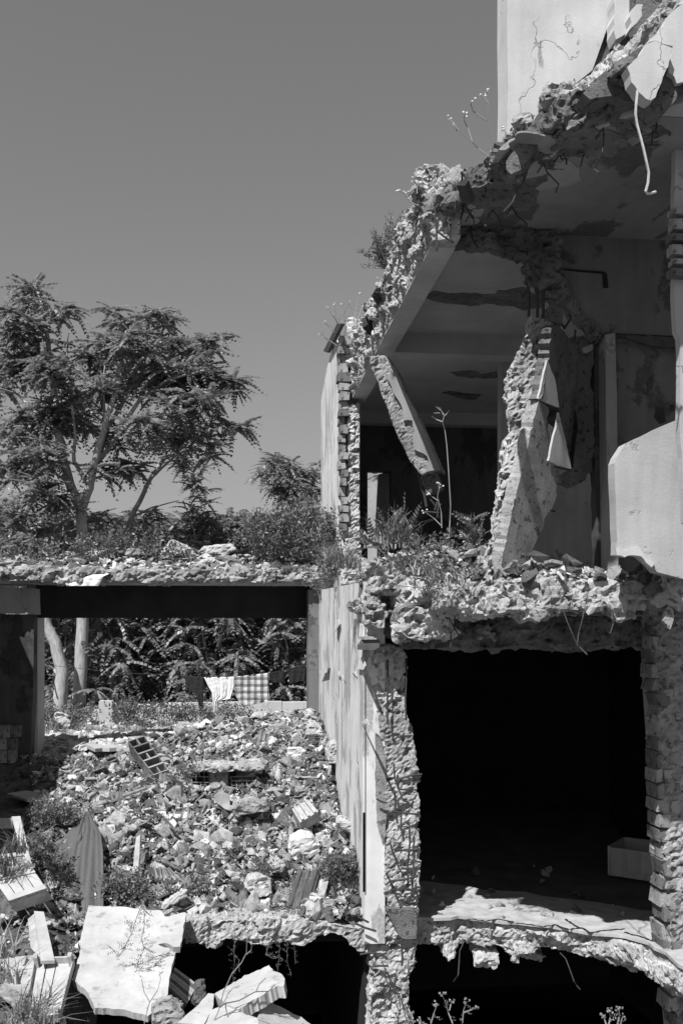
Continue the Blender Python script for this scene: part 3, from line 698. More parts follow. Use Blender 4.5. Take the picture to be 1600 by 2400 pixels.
# ---------------------------------------------------------------- rubble pieces
def hull(n, sx, sy, sz, r, flat=0):
    bm = bmesh.new()
    for i in range(n):
        d = Vector((r.gauss(0, 1), r.gauss(0, 1), r.gauss(0, 1))).normalized()
        if r.random() < .7: d = Vector([max(-.62, min(.62, c)) * 1.5 for c in d])
        bm.verts.new((d.x * sx, d.y * sy, d.z * sz))
    g = bmesh.ops.convex_hull(bm, input=bm.verts)
    bmesh.ops.delete(bm, geom=[e for e in g['geom_interior'] if isinstance(e, bmesh.types.BMVert)], context='VERTS')
    bm.verts.ensure_lookup_table(); bm.verts.index_update()
    v = [x.co[:] for x in bm.verts]; f = [tuple(q.index for q in x.verts) for x in bm.faces]; bm.free()
    return v, f
def shard(r):
    """piece of a grooved roof tile: ribbed strip broken at both ends"""
    w = r.uniform(.3, .5); L = r.uniform(.6, 1.0); k = 3; prof = []
    for i in range(k * 2 + 1):
        prof.append((-w + 2 * w * i / (k * 2), (.07 if i % 2 else 0.0) + r.uniform(-.01, .01)))
    a = [(x, -L * r.uniform(.75, 1), z) for x, z in prof]; b = [(x, L * r.uniform(.6, 1), z) for x, z in prof]
    n = len(prof); v = a + b + [(x, y, z - .09) for x, y, z in a] + [(x, y, z - .09) for x, y, z in b]; f = []
    for i in range(n - 1):
        f += [(i, i + 1, n + i + 1, n + i), (2 * n + i + 1, 2 * n + i, 3 * n + i, 3 * n + i + 1), (i + 1, i, 2 * n + i, 2 * n + i + 1), (n + i, n + i + 1, 3 * n + i + 1, 3 * n + i)]
    f += [(0, n, 3 * n, 2 * n), (n - 1, 3 * n - 1, 4 * n - 1, 2 * n - 1)]
    return v, f
def flake(r):
    k = r.randint(4, 6); ps = [(math.cos(2 * PI * (i + r.uniform(-.3, .3)) / k) * r.uniform(.6, 1), math.sin(2 * PI * (i + r.uniform(-.3, .3)) / k) * r.uniform(.5, .8)) for i in range(k)]
    t = r.uniform(.07, .2); v = [(x, y, -t) for x, y in ps] + [(x * .95, y * .95, t) for x, y in ps]
    return v, [tuple(range(k - 1, -1, -1)), tuple(range(k, 2 * k))] + [(i, (i + 1) % k, k + (i + 1) % k, k + i) for i in range(k)]
rr = random.Random(11)
CH = [hull(rr.randint(9, 15), 1, rr.uniform(.6, .95), rr.uniform(.4, .75), rr) for _ in range(12)]
FL = [flake(rr) for _ in range(10)]
SH = [shard(rr) for _ in range(8)]
ST = [hull(8, 1, .16, .1, rr) for _ in range(3)]
def mesh_of(name, vf, m):
    me = bpy.data.meshes.new(name); me.from_pydata(vf[0], [], vf[1]); me.materials.append(m); me.update(); return me
ME = {'chunk': [mesh_of('concrete_chunk', c, M['rock']) for c in CH], 'pale': [mesh_of('pale_chunk', c, M['rock_l']) for c in CH], 'flake': [mesh_of('plaster_flake', c, M['rock']) for c in FL],
      'paleflake': [mesh_of('plaster_flake', c, M['rock_l']) for c in FL],
      'tile': [mesh_of('tile_fragment', c, M['tile']) for c in SH], 'stick': [mesh_of('wood_splinter', c, M['wood']) for c in ST], 'brick': [mesh_of('brick_fragment', hull(12, 1, .6, .45, rr), M['brick']) for _ in range(4)]}
def rock(kind, name, pos, size, rot, label, cat, group):
    o = bpy.data.objects.new(name, rr.choice(ME[kind])); o.location = pos; o.rotation_euler = rot; o.scale = size if isinstance(size, tuple) else (size,) * 3
    COL.objects.link(o); return tag(o, label, cat, group, 'thing')
def slope_at(x, y):
    e = .12; return Vector(((H1(x - e, y) - H1(x + e, y)) / (2 * e), (H1(x, y - e) - H1(x, y + e)) / (2 * e), 1)).normalized()
def rot_on(n, spread):
    n = (n + Vector((rr.gauss(0, spread), rr.gauss(0, spread), 0))).normalized()
    q = n.to_track_quat('Z', 'Y').to_matrix() @ Matrix.Rotation(rr.uniform(0, 2 * PI), 3, 'Z')
    return q
def rand_slope(ymin=9.5, ymax=14.6):
    while True:
        y = ymin + (ymax - ymin) * rr.random() ** 1.15; x = rr.uniform(-4.6, UP - .05)
        px = CX + F * ((x * RV.x + y * RV.y) / (x * FV.x + y * FV.y))
        if 70 < px < 880: return x, y
kinds = [('chunk', 'concrete_chunk', 'angular grey concrete chunk lying among the rubble slope', 'concrete chunk', 'concrete chunks on the rubble slope', (.05, .15), .8, 95),
         ('pale', 'concrete_chunk', 'pale angular lump lying among the rubble slope', 'concrete chunk', 'pale lumps on the rubble slope', (.045, .10), .5, 35),
         ('flake', 'plaster_piece', 'flat broken piece of plaster lying on the rubble slope', 'plaster piece', 'flat plaster pieces on the rubble slope', (.06, .16), .8, 75),
         ('tile', 'tile_fragment', 'broken grooved roof tile piece lying on the rubble slope', 'roof tile', 'roof tile pieces on the rubble slope', (.07, .18), .9, 85),
         ('brick', 'brick_fragment', 'broken dark clay brick lying on the rubble slope', 'brick', 'broken bricks on the rubble slope', (.05, .09), .6, 45),
         ('stick', 'wood_splinter', 'thin splinter of timber sticking in the rubble slope', 'splinter', 'splinters in the rubble slope', (.09, .22), .3, 22)]
for kd, nm, lb, ct, gp, (s0, s1), spr, cnt in kinds:
    for _ in range(cnt):
        x, y = rand_slope(); s = s0 * (s1 * 1.35 / s0) ** (rr.random() ** 1.5)
        Rm = rot_on(slope_at(x, y), spr)
        rock(kd, nm, (x, y, H1(x, y) + s * .12), s, Rm.to_euler(), lb, ct, gp)
def stuff_scatter(name, n, posf, size, protos, m, spread=.6, kind='stuff', parent=None):
    V, T, b = [], [], 0
    pr = []
    for v, f in protos:
        v = np.array(v, float); t = []
        for q in f: t += [(q[0], q[i], q[i + 1]) for i in range(1, len(q) - 1)]
        pr.append((v, np.array(t)))
    for _ in range(n):
        p, nrm = posf(); v, t = rr.choice(pr); s = size[0] * (size[1] / size[0]) ** (rr.random() ** 1.8)
        Rm = np.array(rot_on(nrm, spread)) * s
        V.append(v @ Rm.T + np.array(p) + (0, 0, s * .1)); T.append(t + b); b += len(v)
    o = link_mesh(name, np.concatenate(V), None, m, parent, False, tris=np.concatenate(T))
    return tag(o, kind=kind) if kind else o
def precomp(n, f):
    xy = np.array([f() for _ in range(n)]); z = hgt(xy); e = .12
    gx = (hgt(xy - (e, 0)) - hgt(xy + (e, 0))) / (2 * e); gy = (hgt(xy - (0, e)) - hgt(xy + (0, e))) / (2 * e)
    it = iter([((a, b, c), Vector((g, h, 1)).normalized()) for (a, b), c, g, h in zip(xy, z, gx, gy)])
    return lambda: next(it)
stuff_scatter('rubble', 7500, precomp(7500, rand_slope), (.018, .10), CH[:5] + FL, M['rock'], 1.0)
stuff_scatter('tile_rubble', 5000, precomp(5000, rand_slope), (.022, .12), SH + FL[4:], M['tile'], 1.0)
stuff_scatter('gravel', 9000, precomp(9000, rand_slope), (.010, .028), CH[6:10], M['rock'], .8)
def rand_yard():
    y = rr.uniform(14.6, 20.6); x = rr.uniform(-6.5, UP - .1); return x, y
stuff_scatter('yard_rubble', 3800, precomp(3800, rand_yard), (.04, .14), CH[:4] + FL, M['rock_l'], .35)
for _ in range(130):
    x, y = rr.uniform(-5.2, UP - .3), rr.uniform(14.6, 19.5); s = rr.uniform(.1, .24)
    rock('paleflake' if rr.random() < .6 else 'pale', 'white_fragment', (x, y, H1(x, y) + s * .1), (s, s * .8, s * .6), rot_on(Vector((0, 0, 1)), .3).to_euler(), 'white slab piece lying in the bright yard behind the frame', 'slab piece', 'white slab pieces in the yard')
def rand_mound():
    while True:
        x, y = rr.uniform(-4.8, -1.0), rr.uniform(6.6, 9.6)
        return x, y
stuff_scatter('mound_rubble', 1500, precomp(1500, rand_mound), (.02, .08), CH[:6] + FL, M['rock'], .6)
# rubble on the annex roof and on the middle floor
def roof_pt():
    x = rr.uniform(-6, UP - .05); y = 14.4 + 1.25 * rr.random() ** 1.2
    return (x, y, az0 + .2 + min(.42, .32 * (y - 14.4)) * rr.uniform(.4, 1)), Vector((0, -.25, 1))
stuff_scatter('roof_rubble', 2600, roof_pt, (.03, .13), CH[:5] + FL + SH[:3], M['rock'], .35)
for _ in range(60):
    p, n_ = roof_pt(); s = rr.uniform(.09, .24); kd = rr.choice(['flake', 'flake', 'tile', 'chunk'])
    rock(kd, 'broken_piece', (p[0], p[1], p[2] + s * .1), (s, s * .8, s * .55), rot_on(n_, .35).to_euler(), 'flat broken piece lying on the low rubble strewn roof', 'rubble piece', 'pieces on the low roof')
def mid_pt():
    while True:
        x = rr.uniform(UP, 3.6); y = rr.uniform(7.2, 11)
        lim = np.interp(x, [p[0] for p in s2], [p[1] for p in s2])
        if y > lim - .02: break
    z = z2 + .42 * math.exp(-((x - 2.0) / .8) ** 2) * min(1, max(0, (y - lim) / .4)) * rr.uniform(.4, 1)
    return (x, y, z), Vector((0, -.2, 1))
stuff_scatter('floor_rubble', 1500, mid_pt, (.02, .10), CH[:6] + FL, M['rock'], .6)
for _ in range(48):
    p, n_ = mid_pt(); s = rr.uniform(.06, .15); kd = rr.choice(['chunk', 'chunk', 'brick', 'flake'])
    rock(kd, 'stone_lump', (p[0], p[1], p[2] + s * .2), s, rot_on(n_, .6).to_euler(), 'rough stone lump lying on the torn middle floor', 'rubble piece', 'lumps on the middle floor')

for _ in range(26):
    x, y = rr.uniform(1.9, 4.0), rr.uniform(9.2, 11.5); s = rr.uniform(.02, .07)
    if np.interp(x, [p[0] for p in pts], [p[1] for p in pts]) + .1 < y: rock('chunk', 'concrete_chunk', (x, y, s * .3), s, (rr.random(), rr.random(), rr.random() * 6), 'small lump of concrete lying on the floor of the black room', 'concrete chunk', 'lumps on the black room floor')
# ================================================================ things on and around the ruin
def rebar(parent, pts, r=.008, m='rebar', name='rebar'):
    return MB().tube(pts, r, 5).build(name, M[m], parent)
def pxs(pts, v): return [on(p, v=v) for p in pts]

# ---- the broken wall piece leaning over the middle floor
lean = empty('leaning_wall_piece', (2.1, 8.1, 3.4), 'tall torn wall piece leaning upright on the middle floor edge with rods above it', 'wall piece')
left = R('r6', (430, 140), (420, 160), (430, 220), (405, 330), (365, 380), (320, 450), (262, 570), (250, 660), (275, 720), (300, 780), (285, 900), (310, 950), (300, 1000), (275, 1010), (235, 1110), (240, 1200), (210, 1290), (225, 1330), (205, 1400), (190, 1500), (165, 1600), (160, 1710), (180, 1740), (130, 1820), (100, 1960), (80, 2080))
ridge = R('r6', (200, 2060), (225, 1950), (260, 1800), (300, 1600), (345, 1400), (400, 1200), (440, 1000), (480, 820), (520, 700), (560, 560), (580, 420), (600, 260), (625, 180), (560, 135))
core = MB().extrude([on(p, v=8.0) for p in left + ridge], (.10, .34, 0))
rough('broken_core', core, M['conc_l'], lean, .024, (.3, .07), (.055, .05), 31, layer=1.0, mask=lambda V, N: np.where(N[:, 0] > .55, .25, 1))
rp = plane3((*R('r6', (225, 1950))[0], 8.0), (*R('r6', (560, 560))[0], 8.0), (*R('r6', (640, 1400))[0], 8.34))
coat_pts = R('r6', (232, 1950), (262, 1800), (305, 1600), (350, 1400), (405, 1200), (445, 1000), (490, 820), (510, 745), (560, 900), (620, 950), (590, 1190), (600, 1290), (638, 1380), (630, 1480), (590, 1560), (550, 1620), (540, 1690), (500, 1760), (470, 1830), (430, 1930), (370, 2010), (300, 2020))
plate(coat_pts, rp, .12, (9, 2), 4).build('stucco_face', M['conc'], lean)
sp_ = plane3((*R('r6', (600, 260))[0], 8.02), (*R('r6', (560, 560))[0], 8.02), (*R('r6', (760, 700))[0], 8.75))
plate(R('r6', (600, 215), (640, 190), (700, 240), (760, 330), (800, 340), (820, 700), (800, 1000), (750, 1260), (700, 1245), (650, 950), (660, 800), (600, 760), (520, 735), (560, 560), (585, 400)), sp_, .1, (10, 3), 4).build('shaded_face', M['conc_d'], lean)  # darker concrete puts this side's shade into its colour
for k, pp in enumerate([R('r6', (505, 735), (545, 560), (572, 450), (625, 580), (645, 700), (658, 800), (570, 765)), R('r6', (580, 1190), (612, 1040), (640, 930), (655, 835), (700, 1010), (748, 1250), (650, 1225))]):
    q = plane3((*pp[0], 7.98), (*pp[1], 8.0), (*pp[-2], 8.22))
    plate(pp, q, .02, (8, 1.2), k).build('tile_chip', M['pl_p'], lean)
ch = [on(p, v=8.55) for p in jag(R('r6', (735, 280), (790, 275), (905, 290), (915, 380), (900, 560), (880, 640), (915, 700), (915, 1000), (905, 1270), (850, 1330), (760, 1380), (680, 1350), (700, 1280), (760, 1240), (790, 1000)), 12, 4, 3)]
MB().extrude(ch, (0, .15, 0)).build('hanging_fragment', M['conc_d'], lean)
MB().extrude(pxs(R('r6', (830, 360), (905, 330), (905, 375), (860, 400), (835, 395)), 8.52), (0, .05, 0)).build('paint_patch', M['pl_p'], lean)
for (x0, y0), (x1, y1) in (((434, 108), (430, -90)), ((498, 105), (488, -80)), ((540, 110), (545, -70))):
    rebar(lean, pxs(R('r6', (x0, y0 + 30), (x0 + 1, (y0 + y1) / 2), (x1, y1)), 8.2), .014)
rebar(lean, pxs(R('r6', (418, -40), (415, -150), (445, 30)), 8.25), .004)
for pp in (((640, 180), (665, 170), (690, 200), (693, 222), (740, 150)), ((770, 300), (778, 225)), ((830, 300), (828, 270)), ((550, 160), (560, 110), (600, 130)), ((560, 1550), (600, 1553), (628, 1565))):
    rebar(lean, pxs(R('r6', *pp), 8.35), .010)
MB().lump(on(R('r6', (560, 180))[0], v=8.2)[:], on(R('r6', (640, 100))[0], v=8.4)[:]).build('dark_lump', M['conc_d'], lean)

# ---- broken beam hanging in the room
hb = empty('hanging_beam', (1.95, 11.5, 5.0), 'broken concrete beam hanging aslant inside the upper room with bent rods at its foot', 'beam')
hm = MB().extrude(pxs(R('r5', (425, 185), (470, 175), (560, 180), (610, 240), (640, 290), (720, 480), (800, 640), (900, 860), (1000, 1095), (950, 1105), (840, 1140), (800, 1090), (740, 1010), (700, 930), (640, 800), (600, 700), (560, 580), (520, 500), (490, 390), (450, 290)), 11.1), (.12, .3, 0))
rough('concrete', hm, M['conc'], hb, .024, (.25, .02), (.05, .025), 17, layer=1.0, mask=lambda V, N: np.where(V[:, 0] > -9, .8, 1))
MB().extrude(pxs(jag(R('r5', (560, 350), (640, 310), (700, 440), (800, 640), (900, 860), (995, 1090), (880, 1110), (900, 1020), (860, 960), (780, 930), (770, 830), (790, 780), (770, 700), (700, 700), (690, 600), (610, 470)), 10, 3), 11.06), (.02, .06, 0)).build('plaster_skin', M['pl_i'], hb)
MB().extrude(pxs(jag(R('r5', (850, 1140), (960, 1110), (1000, 1180), (1020, 1260), (960, 1280), (880, 1275)), 8, 3), 11.2), (0, .2, 0)).build('broken_end', M['conc_d'], hb)
for pp in (((815, 1110), (850, 1260), (862, 1290), (880, 1390)), ((850, 1130), (868, 1290), (885, 1385)), ((985, 1280), (975, 1400), (970, 1470)), ((865, 1430), (930, 1435), (980, 1440)), ((890, 1300), (960, 1390), (1000, 1370)), ((950, 1420), (990, 1280))):
    rebar(hb, pxs(R('r5', *pp), 11.25), .013)

# ---- rods and stubs of the house
v_ = 6.9
rebar(house, [on(p, v=6.0 + .012 * i) for i, p in enumerate(R('r3', (1265, 600), (1255, 700), (1252, 760), (1262, 830), (1300, 970), (1325, 1080), (1340, 1150), (1335, 1220), (1320, 1275), (1330, 1292), (1355, 1290), (1386, 1280)))], .009, 'rebar_l', 'bare_rod')
for pp, v1 in ((R('r3', (1250, 610), (1200, 650), (1160, 720), (1100, 770), (900, 835), (840, 800)), 6.75), (R('r3', (1050, 800), (1120, 810), (1250, 780), (1380, 735)), 6.8), (R('r3', (860, 1155), (900, 1148), (945, 1150)), 7.3), (R('r3', (245, 1290), (250, 1240), (290, 1210)), 7.6),
               (R('r3', (50, 1305), (95, 1335), (100, 1400), (70, 1500)), 7.95), (R('r3', (150, 1540), (165, 1600), (200, 1655)), 8.25), (R('r3', (320, 1570), (350, 1640), (390, 1675)), 8.25),
               (R('r2', (935, 225), (910, 250), (912, 330), (922, 400), (980, 445), (1038, 480)), 7.95), (R('r2', (935, 300), (920, 420), (918, 520), (922, 535), (930, 470)), 7.95), (R('r2', (1075, 170), (1110, 230), (1165, 318)), 7.9)):
    rebar(house, pxs(pp, v1), .010)
vp = V0 - .08
for pp in (((612, 430), (612, 600), (610, 740), (612, 880)), ((735, 420), (742, 520), (735, 700), (738, 850)), ((655, 1150), (660, 1250), (690, 1320), (720, 1330)), ((690, 1255), (760, 1230), (848, 1220)), ((535, 1390), (570, 1410), (610, 1418)), ((640, 1475), (700, 1485), (770, 1492), (822, 1495), (822, 1475)),
           ((665, 1750), (750, 1742), (830, 1738)), ((640, 1955), (700, 1950), (820, 1925)), ((630, 1700), (650, 1770), (690, 1840)), ((660, 1330), (668, 1480), (680, 1560)), ((760, 1560), (765, 1700), (750, 1850), (752, 2000)), ((600, 1900), (650, 2000), (685, 2100)), ((775, 1880), (782, 2000), (770, 2100))):
    rebar(pier_o, pxs(R('s7', *pp), vp), .0095)
for pp in (((240, 180), (300, 185), (360, 178)), ((225, 325), (290, 318), (350, 300)), ((85, 662), (130, 655), (160, 655)), ((160, 670), (185, 662), (210, 655)), ((140, 718), (180, 714), (215, 715)), ((65, 520), (110, 540), (160, 555)), ((75, 490), (100, 502), (125, 515)), ((275, 610), (280, 680), (278, 715))):
    rebar(house, pxs(R('s5', *pp), V0 - .12), .011)
rebar(house, pxs(R('r8', (425, 355), (435, 368), (455, 352), (468, 335)), 8.6), .014, 'rebar_l', 'bent_hook')
# timber stub in the pier
tag(MB().extrude([on(p, v=9.1) for p in R('s7', (440, 295), (555, 292), (555, 345), (520, 365), (410, 362), (415, 330))], (.02, .25, 0)).build('timber_stub', M['wood_d'], None), 'short charred timber stub sticking from the pier beside the lintel', 'timber')
MB().extrude([on(p, v=9.08) for p in R('s7', (440, 272), (560, 268), (556, 290), (437, 292))], (0, .3, 0)).build('mortar_cap', M['conc_l'], house)
# dark lumps of masonry between wall and lintel
for k, (pp, vv, mt) in enumerate([(R('r8', (275, 345), (335, 335), (360, 400), (345, 470), (280, 460), (268, 400)), 9.0, 'conc_l'), (R('r8', (330, 345), (400, 330), (480, 325), (470, 370), (440, 400), (405, 480), (380, 510), (345, 440)), 9.15, 'conc_d'),
                                   (R('r8', (410, 480), (440, 420), (480, 395), (560, 395), (640, 420), (660, 500), (600, 510), (470, 520), (410, 525)), 8.55, 'conc_l'), (R('r8', (720, 355), (780, 350), (795, 400), (770, 420), (720, 410)), 8.5, 'conc'), (R('r8', (930, 330), (1080, 340), (1060, 410), (980, 415), (935, 380)), 8.2, 'conc_l'),
                                   (R('r8', (275, 215), (340, 190), (420, 180), (470, 260), (480, 320), (400, 335), (300, 330)), 9.0, 'conc_l'), (R('r8', (490, 320), (560, 300), (620, 330), (600, 390), (500, 385)), 8.7, 'conc_l'), (R('r8', (720, 450), (780, 445), (800, 525), (740, 520)), 8.68, 'conc'),
                                   (R('r8', (1100, 340), (1250, 330), (1440, 315), (1440, 380), (1300, 395), (1200, 400), (1100, 375)), 7.5, 'conc_l')]):
    rough('masonry_lump', MB().extrude([on(p, v=vv) for p in pp], (0, .3, 0)), M[mt], house, .026, (.2, .08), (.06, .05), 40 + k)
# roof edge pieces: tiles jutting out along the edge beam
for pp in (R('r2', (515, 785), (572, 768), (545, 822), (482, 836)), R('r2', (435, 882), (515, 878), (492, 934), (428, 928)), R('r2', (450, 962), (490, 958), (470, 1020), (425, 1050), (425, 1000)), R('r2', (1050, 95), (1110, 52), (1135, 60), (1110, 98)), R('r2', (360, 1085), (405, 1080), (390, 1130), (365, 1110)), R('r2', (780, 180), (815, 178), (830, 260), (800, 240))):
    q = on(pp[0], u=UB - .12)
    MB().extrude([on(p, v=q.y) for p in pp], (.12, .28, 0)).build('roof_tile', M['metal_d'], house)
MB().extrude([on(p, v=8.2) for p in R('r2', (830, 160), (1010, 122), (1020, 132), (850, 180))], (0, .25, 0)).build('roof_tile', M['tile'], house)
rough('post_stub', MB().extrude([on(p, v=14.9) for p in R('r2', (325, 975), (385, 970), (398, 1085), (330, 1150))], (0, .25, 0)), M['pl_w'], house, .03, (.2, .03), (.06, .02), 3)
# pieces on the front of the upper slab
for k, (pp, vv, mt) in enumerate([(R('r3', (655, 575), (690, 540), (800, 545), (930, 555), (900, 625), (750, 650), (690, 655), (660, 620)), 6.7, 'conc'), (R('r3', (455, 765), (520, 755), (600, 740), (560, 830), (470, 890), (445, 850)), 7.2, 'conc'), (R('r3', (700, 680), (770, 640), (900, 650), (960, 720), (900, 830), (790, 880), (700, 800)), 6.6, 'conc_d')]):
    rough('stone_block', MB().extrude([on(p, v=vv) for p in pp], (0, .3, 0)), M[mt], house, .025, (.2, .06), (.06, .04), 60 + k)
tag(MB().extrude([on(p, v=6.85) for p in jag(R('r3', (385, 1075), (610, 745), (636, 732), (700, 750), (705, 795), (600, 960), (500, 1120), (420, 1160), (390, 1130)), 12, 2)], (.05, .12, 0)).build('broken_slab', M['conc_d'], None), 'flat broken slab tilted on edge at the roof corner below the tall white wall', 'slab piece')
tag(MB().extrude([on(p, v=7.15) for p in R('r3', (340, 990), (410, 930), (475, 905), (475, 935), (380, 1000), (345, 1000))], (0, .2, 0)).build('wood_board', M['wood'], None), 'short grey board jutting out at the roof corner beneath the tall white wall', 'board')

# ---- paint peeling off the party wall
for pp in (R('s7', (415, 420), (440, 405), (462, 470), (455, 500), (415, 495)), R('s7', (435, 860), (465, 835), (485, 880)), R('s7', (250, 160), (275, 150), (278, 190), (262, 240), (250, 220)), R('s7', (365, 515), (385, 510), (400, 545)), R('s7', (150, 520), (180, 470), (205, 455), (200, 520)), R('s7', (262, 520), (275, 510), (280, 535)), R('s7', (295, 535), (310, 555), (302, 548))):
    P = [on(p, u=UP - .03) for p in pp]
    c = sum(P, Vector()) / len(P)
    P = [Vector((p.x - .03 * max(0, (c.z - p.z)) / .1, p.y, p.z)) for p in P]
    MB().extrude(P, (.006, 0, 0)).build('paint_flake', M['pl_w'], house)

# ---- white tiles, boards and lumps at named places
def slab(name, pts, pl, t, m, label, cat, jg=None, seed=0):
    return tag(plate(pts, pl, t, jg, seed).build(name, M[m], None), label, cat)
def put_rock(pts, Y, depth, m, label, cat, name, seed, amp=.05, vox=.022):
    if 9.9 < Y < 14: Y -= .22
    v = (at(*pts[0], Y)).y
    return tag(rough(name, MB().extrude([on(p, v=v) for p in pts], (0, depth, 0)), M[m], None, vox, (.22, amp), (.07, .02), seed), label, cat)
put_rock(R('s2', (875, 1180), (900, 1140), (960, 1130), (1040, 1140), (1090, 1200), (1085, 1260), (1050, 1300), (960, 1310), (890, 1290), (870, 1230)), 10.6, .26, 'pl_w', 'large pale rounded boulder lying low on the rubble slope', 'boulder', 'boulder', 71)
put_rock(R('s2', (1160, 480), (1200, 430), (1270, 435), (1320, 500), (1315, 560), (1240, 600), (1160, 590)), 12.3, .3, 'conc_l', 'big cracked pale block resting against the peeling wall', 'boulder', 'boulder', 72)
put_rock(R('s2', (450, 930), (500, 880), (600, 870), (700, 880), (720, 940), (600, 965), (500, 985), (445, 975)), 11.2, .3, 'conc', 'wide stone wedged below the hollow brick slab', 'boulder', 'boulder', 73)
put_rock(R('s2', (1225, 1020), (1260, 995), (1340, 1030), (1370, 1090), (1320, 1110), (1240, 1070)), 10.8, .2, 'conc_l', 'pale flat stone beside the peeling wall above the leafy weed', 'boulder', 'boulder', 74, .04)
put_rock(R('s2', (860, 490), (920, 485), (1000, 500), (980, 570), (890, 575), (865, 540)), 12.7, .18, 'pl_w', 'white squarish stone high on the rubble slope near the wall', 'boulder', 'boulder', 75, .03)
put_rock(R('s2', (1005, 330), (1060, 290), (1110, 320), (1120, 400), (1060, 450), (1000, 400)), 13.3, .3, 'conc_l', 'tall pale block atop the slope beside the slanting board', 'boulder', 'boulder', 76)
put_rock(R('s2', (890, 360), (930, 340), (970, 390), (950, 430), (890, 430)), 13.2, .2, 'conc_l', 'small pale block atop the slope left of the tall pale block', 'boulder', 'boulder', 77)
put_rock(R('s2', (725, 320), (840, 300), (855, 340), (800, 390), (740, 385)), 13.6, .2, 'conc', 'grey flat faced block near the top of the slope under the plaid cloth', 'boulder', 'boulder', 78, .03)
put_rock(R('s2', (720, 1330), (790, 1290), (850, 1350), (820, 1400), (740, 1390)), 10.3, .2, 'conc_l', 'rough pale stone low on the slope left below the large boulder', 'boulder', 'boulder', 79)
put_rock(R('s2', (550, 1450), (640, 1420), (740, 1470), (730, 1560), (620, 1580), (550, 1520)), 10.0, .2, 'conc_l', 'rough pale lump at the lower edge of the slope left of the grooved tile', 'boulder', 'boulder', 80)
for k, (pp, Y, lb) in enumerate([(R('s3', (1180, 600), (1330, 545), (1330, 580), (1260, 620), (1190, 640)), 9.75, 'white foam bar lying above the other white bar'), (R('s3', (1180, 700), (1330, 590), (1375, 590), (1370, 640), (1280, 700), (1200, 738)), 9.55, 'white foam bar lying right above the leaning marble slab')]):
    put_rock(pp, Y, .12, 'white', lb, 'white bar', 'foam_bar', 82 + k, .015)
for k, (pp, lb) in enumerate([(R('r7', (680, 115), (735, 60), (800, 85), (850, 135), (740, 140)), 'white tented slab piece on the low roof, left of the flat white one'), (R('r7', (845, 120), (870, 90), (990, 75), (1015, 105), (960, 125), (900, 130)), 'white flat slab piece on the low roof beside the shrub')]):
    put_rock(pp, 15.3, .3, 'white', lb, 'slab piece', 'white_slab_piece', 90 + k, .03, .03)
for k, (pp, lb) in enumerate([(R('r7', (530, 130), (550, 95), (605, 105), (600, 135)), 'grey broken brick block on the low roof left of the tented slab'), (R('r7', (770, 200), (835, 150), (880, 155), (820, 210)), 'dark tilted slab piece at the front of the low roof'), (R('r7', (900, 135), (960, 135), (1030, 165), (960, 165)), 'dark flat plate under the flat white slab piece on the roof'), (R('r7', (985, 195), (1025, 180), (1020, 215)), 'small white triangular shard at the roof edge'), (R('r7', (350, 175), (375, 165), (395, 190), (385, 195)), 'small white shard at the roof edge left of the middle'), (R('r7', (40, 60), (80, 25), (140, 60), (155, 100), (90, 90)), 'dark lump of masonry on the far left of the low roof')]):
    put_rock(pp, 14.75, .25, ['conc', 'tile', 'conc_d', 'white', 'white', 'conc_d'][k], lb, 'slab piece', 'broken_slab', 95 + k, .03, .03)

# slanting board against the wall at the top of the heap
slab('slanting_board', R('s2', (1110, 450), (1290, 200), (1320, 185), (1325, 205), (1160, 430), (1130, 470)), plane3((*R('s2', (1120, 460))[0], 12.9), (*R('s2', (1300, 190))[0], 13.3), (*R('s2', (1150, 440))[0], 12.8)), .25, 'conc_l', 'slanting concrete board leaning on the peeling wall at the top of the rubble', 'board', (9, 1.5), 3)
# grooved clay tiles, square board
def grooved(name, c4, Y4, label, cat, m='tile', ribs=3, t=.03):
    P = [at(*p, Y) for p, Y in zip(c4, Y4)]
    n = (P[1] - P[0]).cross(P[3] - P[0]).normalized()
    if n.dot(CAMP - P[0]) < 0: n = -n
    root = empty(name, sum(P, Vector()) / 4, label, cat)
    pt = lambda a, b, h: P[0] * (1 - a) * (1 - b) + P[1] * a * (1 - b) + P[2] * a * b + P[3] * (1 - a) * b + n * h
    mb = MB(); mb.extrude([pt(0, 0, 0), pt(1, 0, 0), pt(1, 1, 0), pt(0, 1, 0)], -n * t); mb.build('tile_body', M[m], root)
    for k in range(ribs):
        a = (k + .5) / ribs; w = .18 / ribs
        MB().extrude([pt(a - w, 0.01, .001), pt(a + w, 0.01, .001), pt(a + w, .99, .001), pt(a - w, .99, .001)], n * .022).build('rib', M[m], root)
    return root
grooved('roof_tile', R('s2', (930, 1390), (1100, 1380), (1010, 1700), (850, 1640)), (10.1, 10.1, 9.7, 9.7), 'large whole clay roof tile with raised ribs at the lower right of the slope', 'roof tile')
grooved('roof_tile', R('s3', (1075, 410), (1190, 430), (1200, 515), (1110, 500)), (10.1, 10.1, 9.9, 9.9), 'grooved roof tile lying low on the slope right of the draped blanket', 'roof tile')
grooved('roof_tile', R('s3', (1190, 430), (1250, 430), (1330, 510), (1200, 515)), (10.1, 10.1, 9.9, 9.9), 'grooved tile corner joined to the right of another tile below the stick', 'roof tile')
grooved('roof_tile', R('s3', (1085, 560), (1240, 530), (1250, 590), (1150, 640)), (9.9, 9.9, 9.7, 9.7), 'fan shaped ribbed tile piece above the white foam bars', 'roof tile', 'tile', 5)
grooved('wood_block', R('s2', (890, 930), (1010, 860), (1085, 950), (950, 1030)), (11.0, 11.1, 10.8, 10.8), 'square weathered block of boards lying on the slope above the boulder', 'wood block', 'wood', 3, .14)
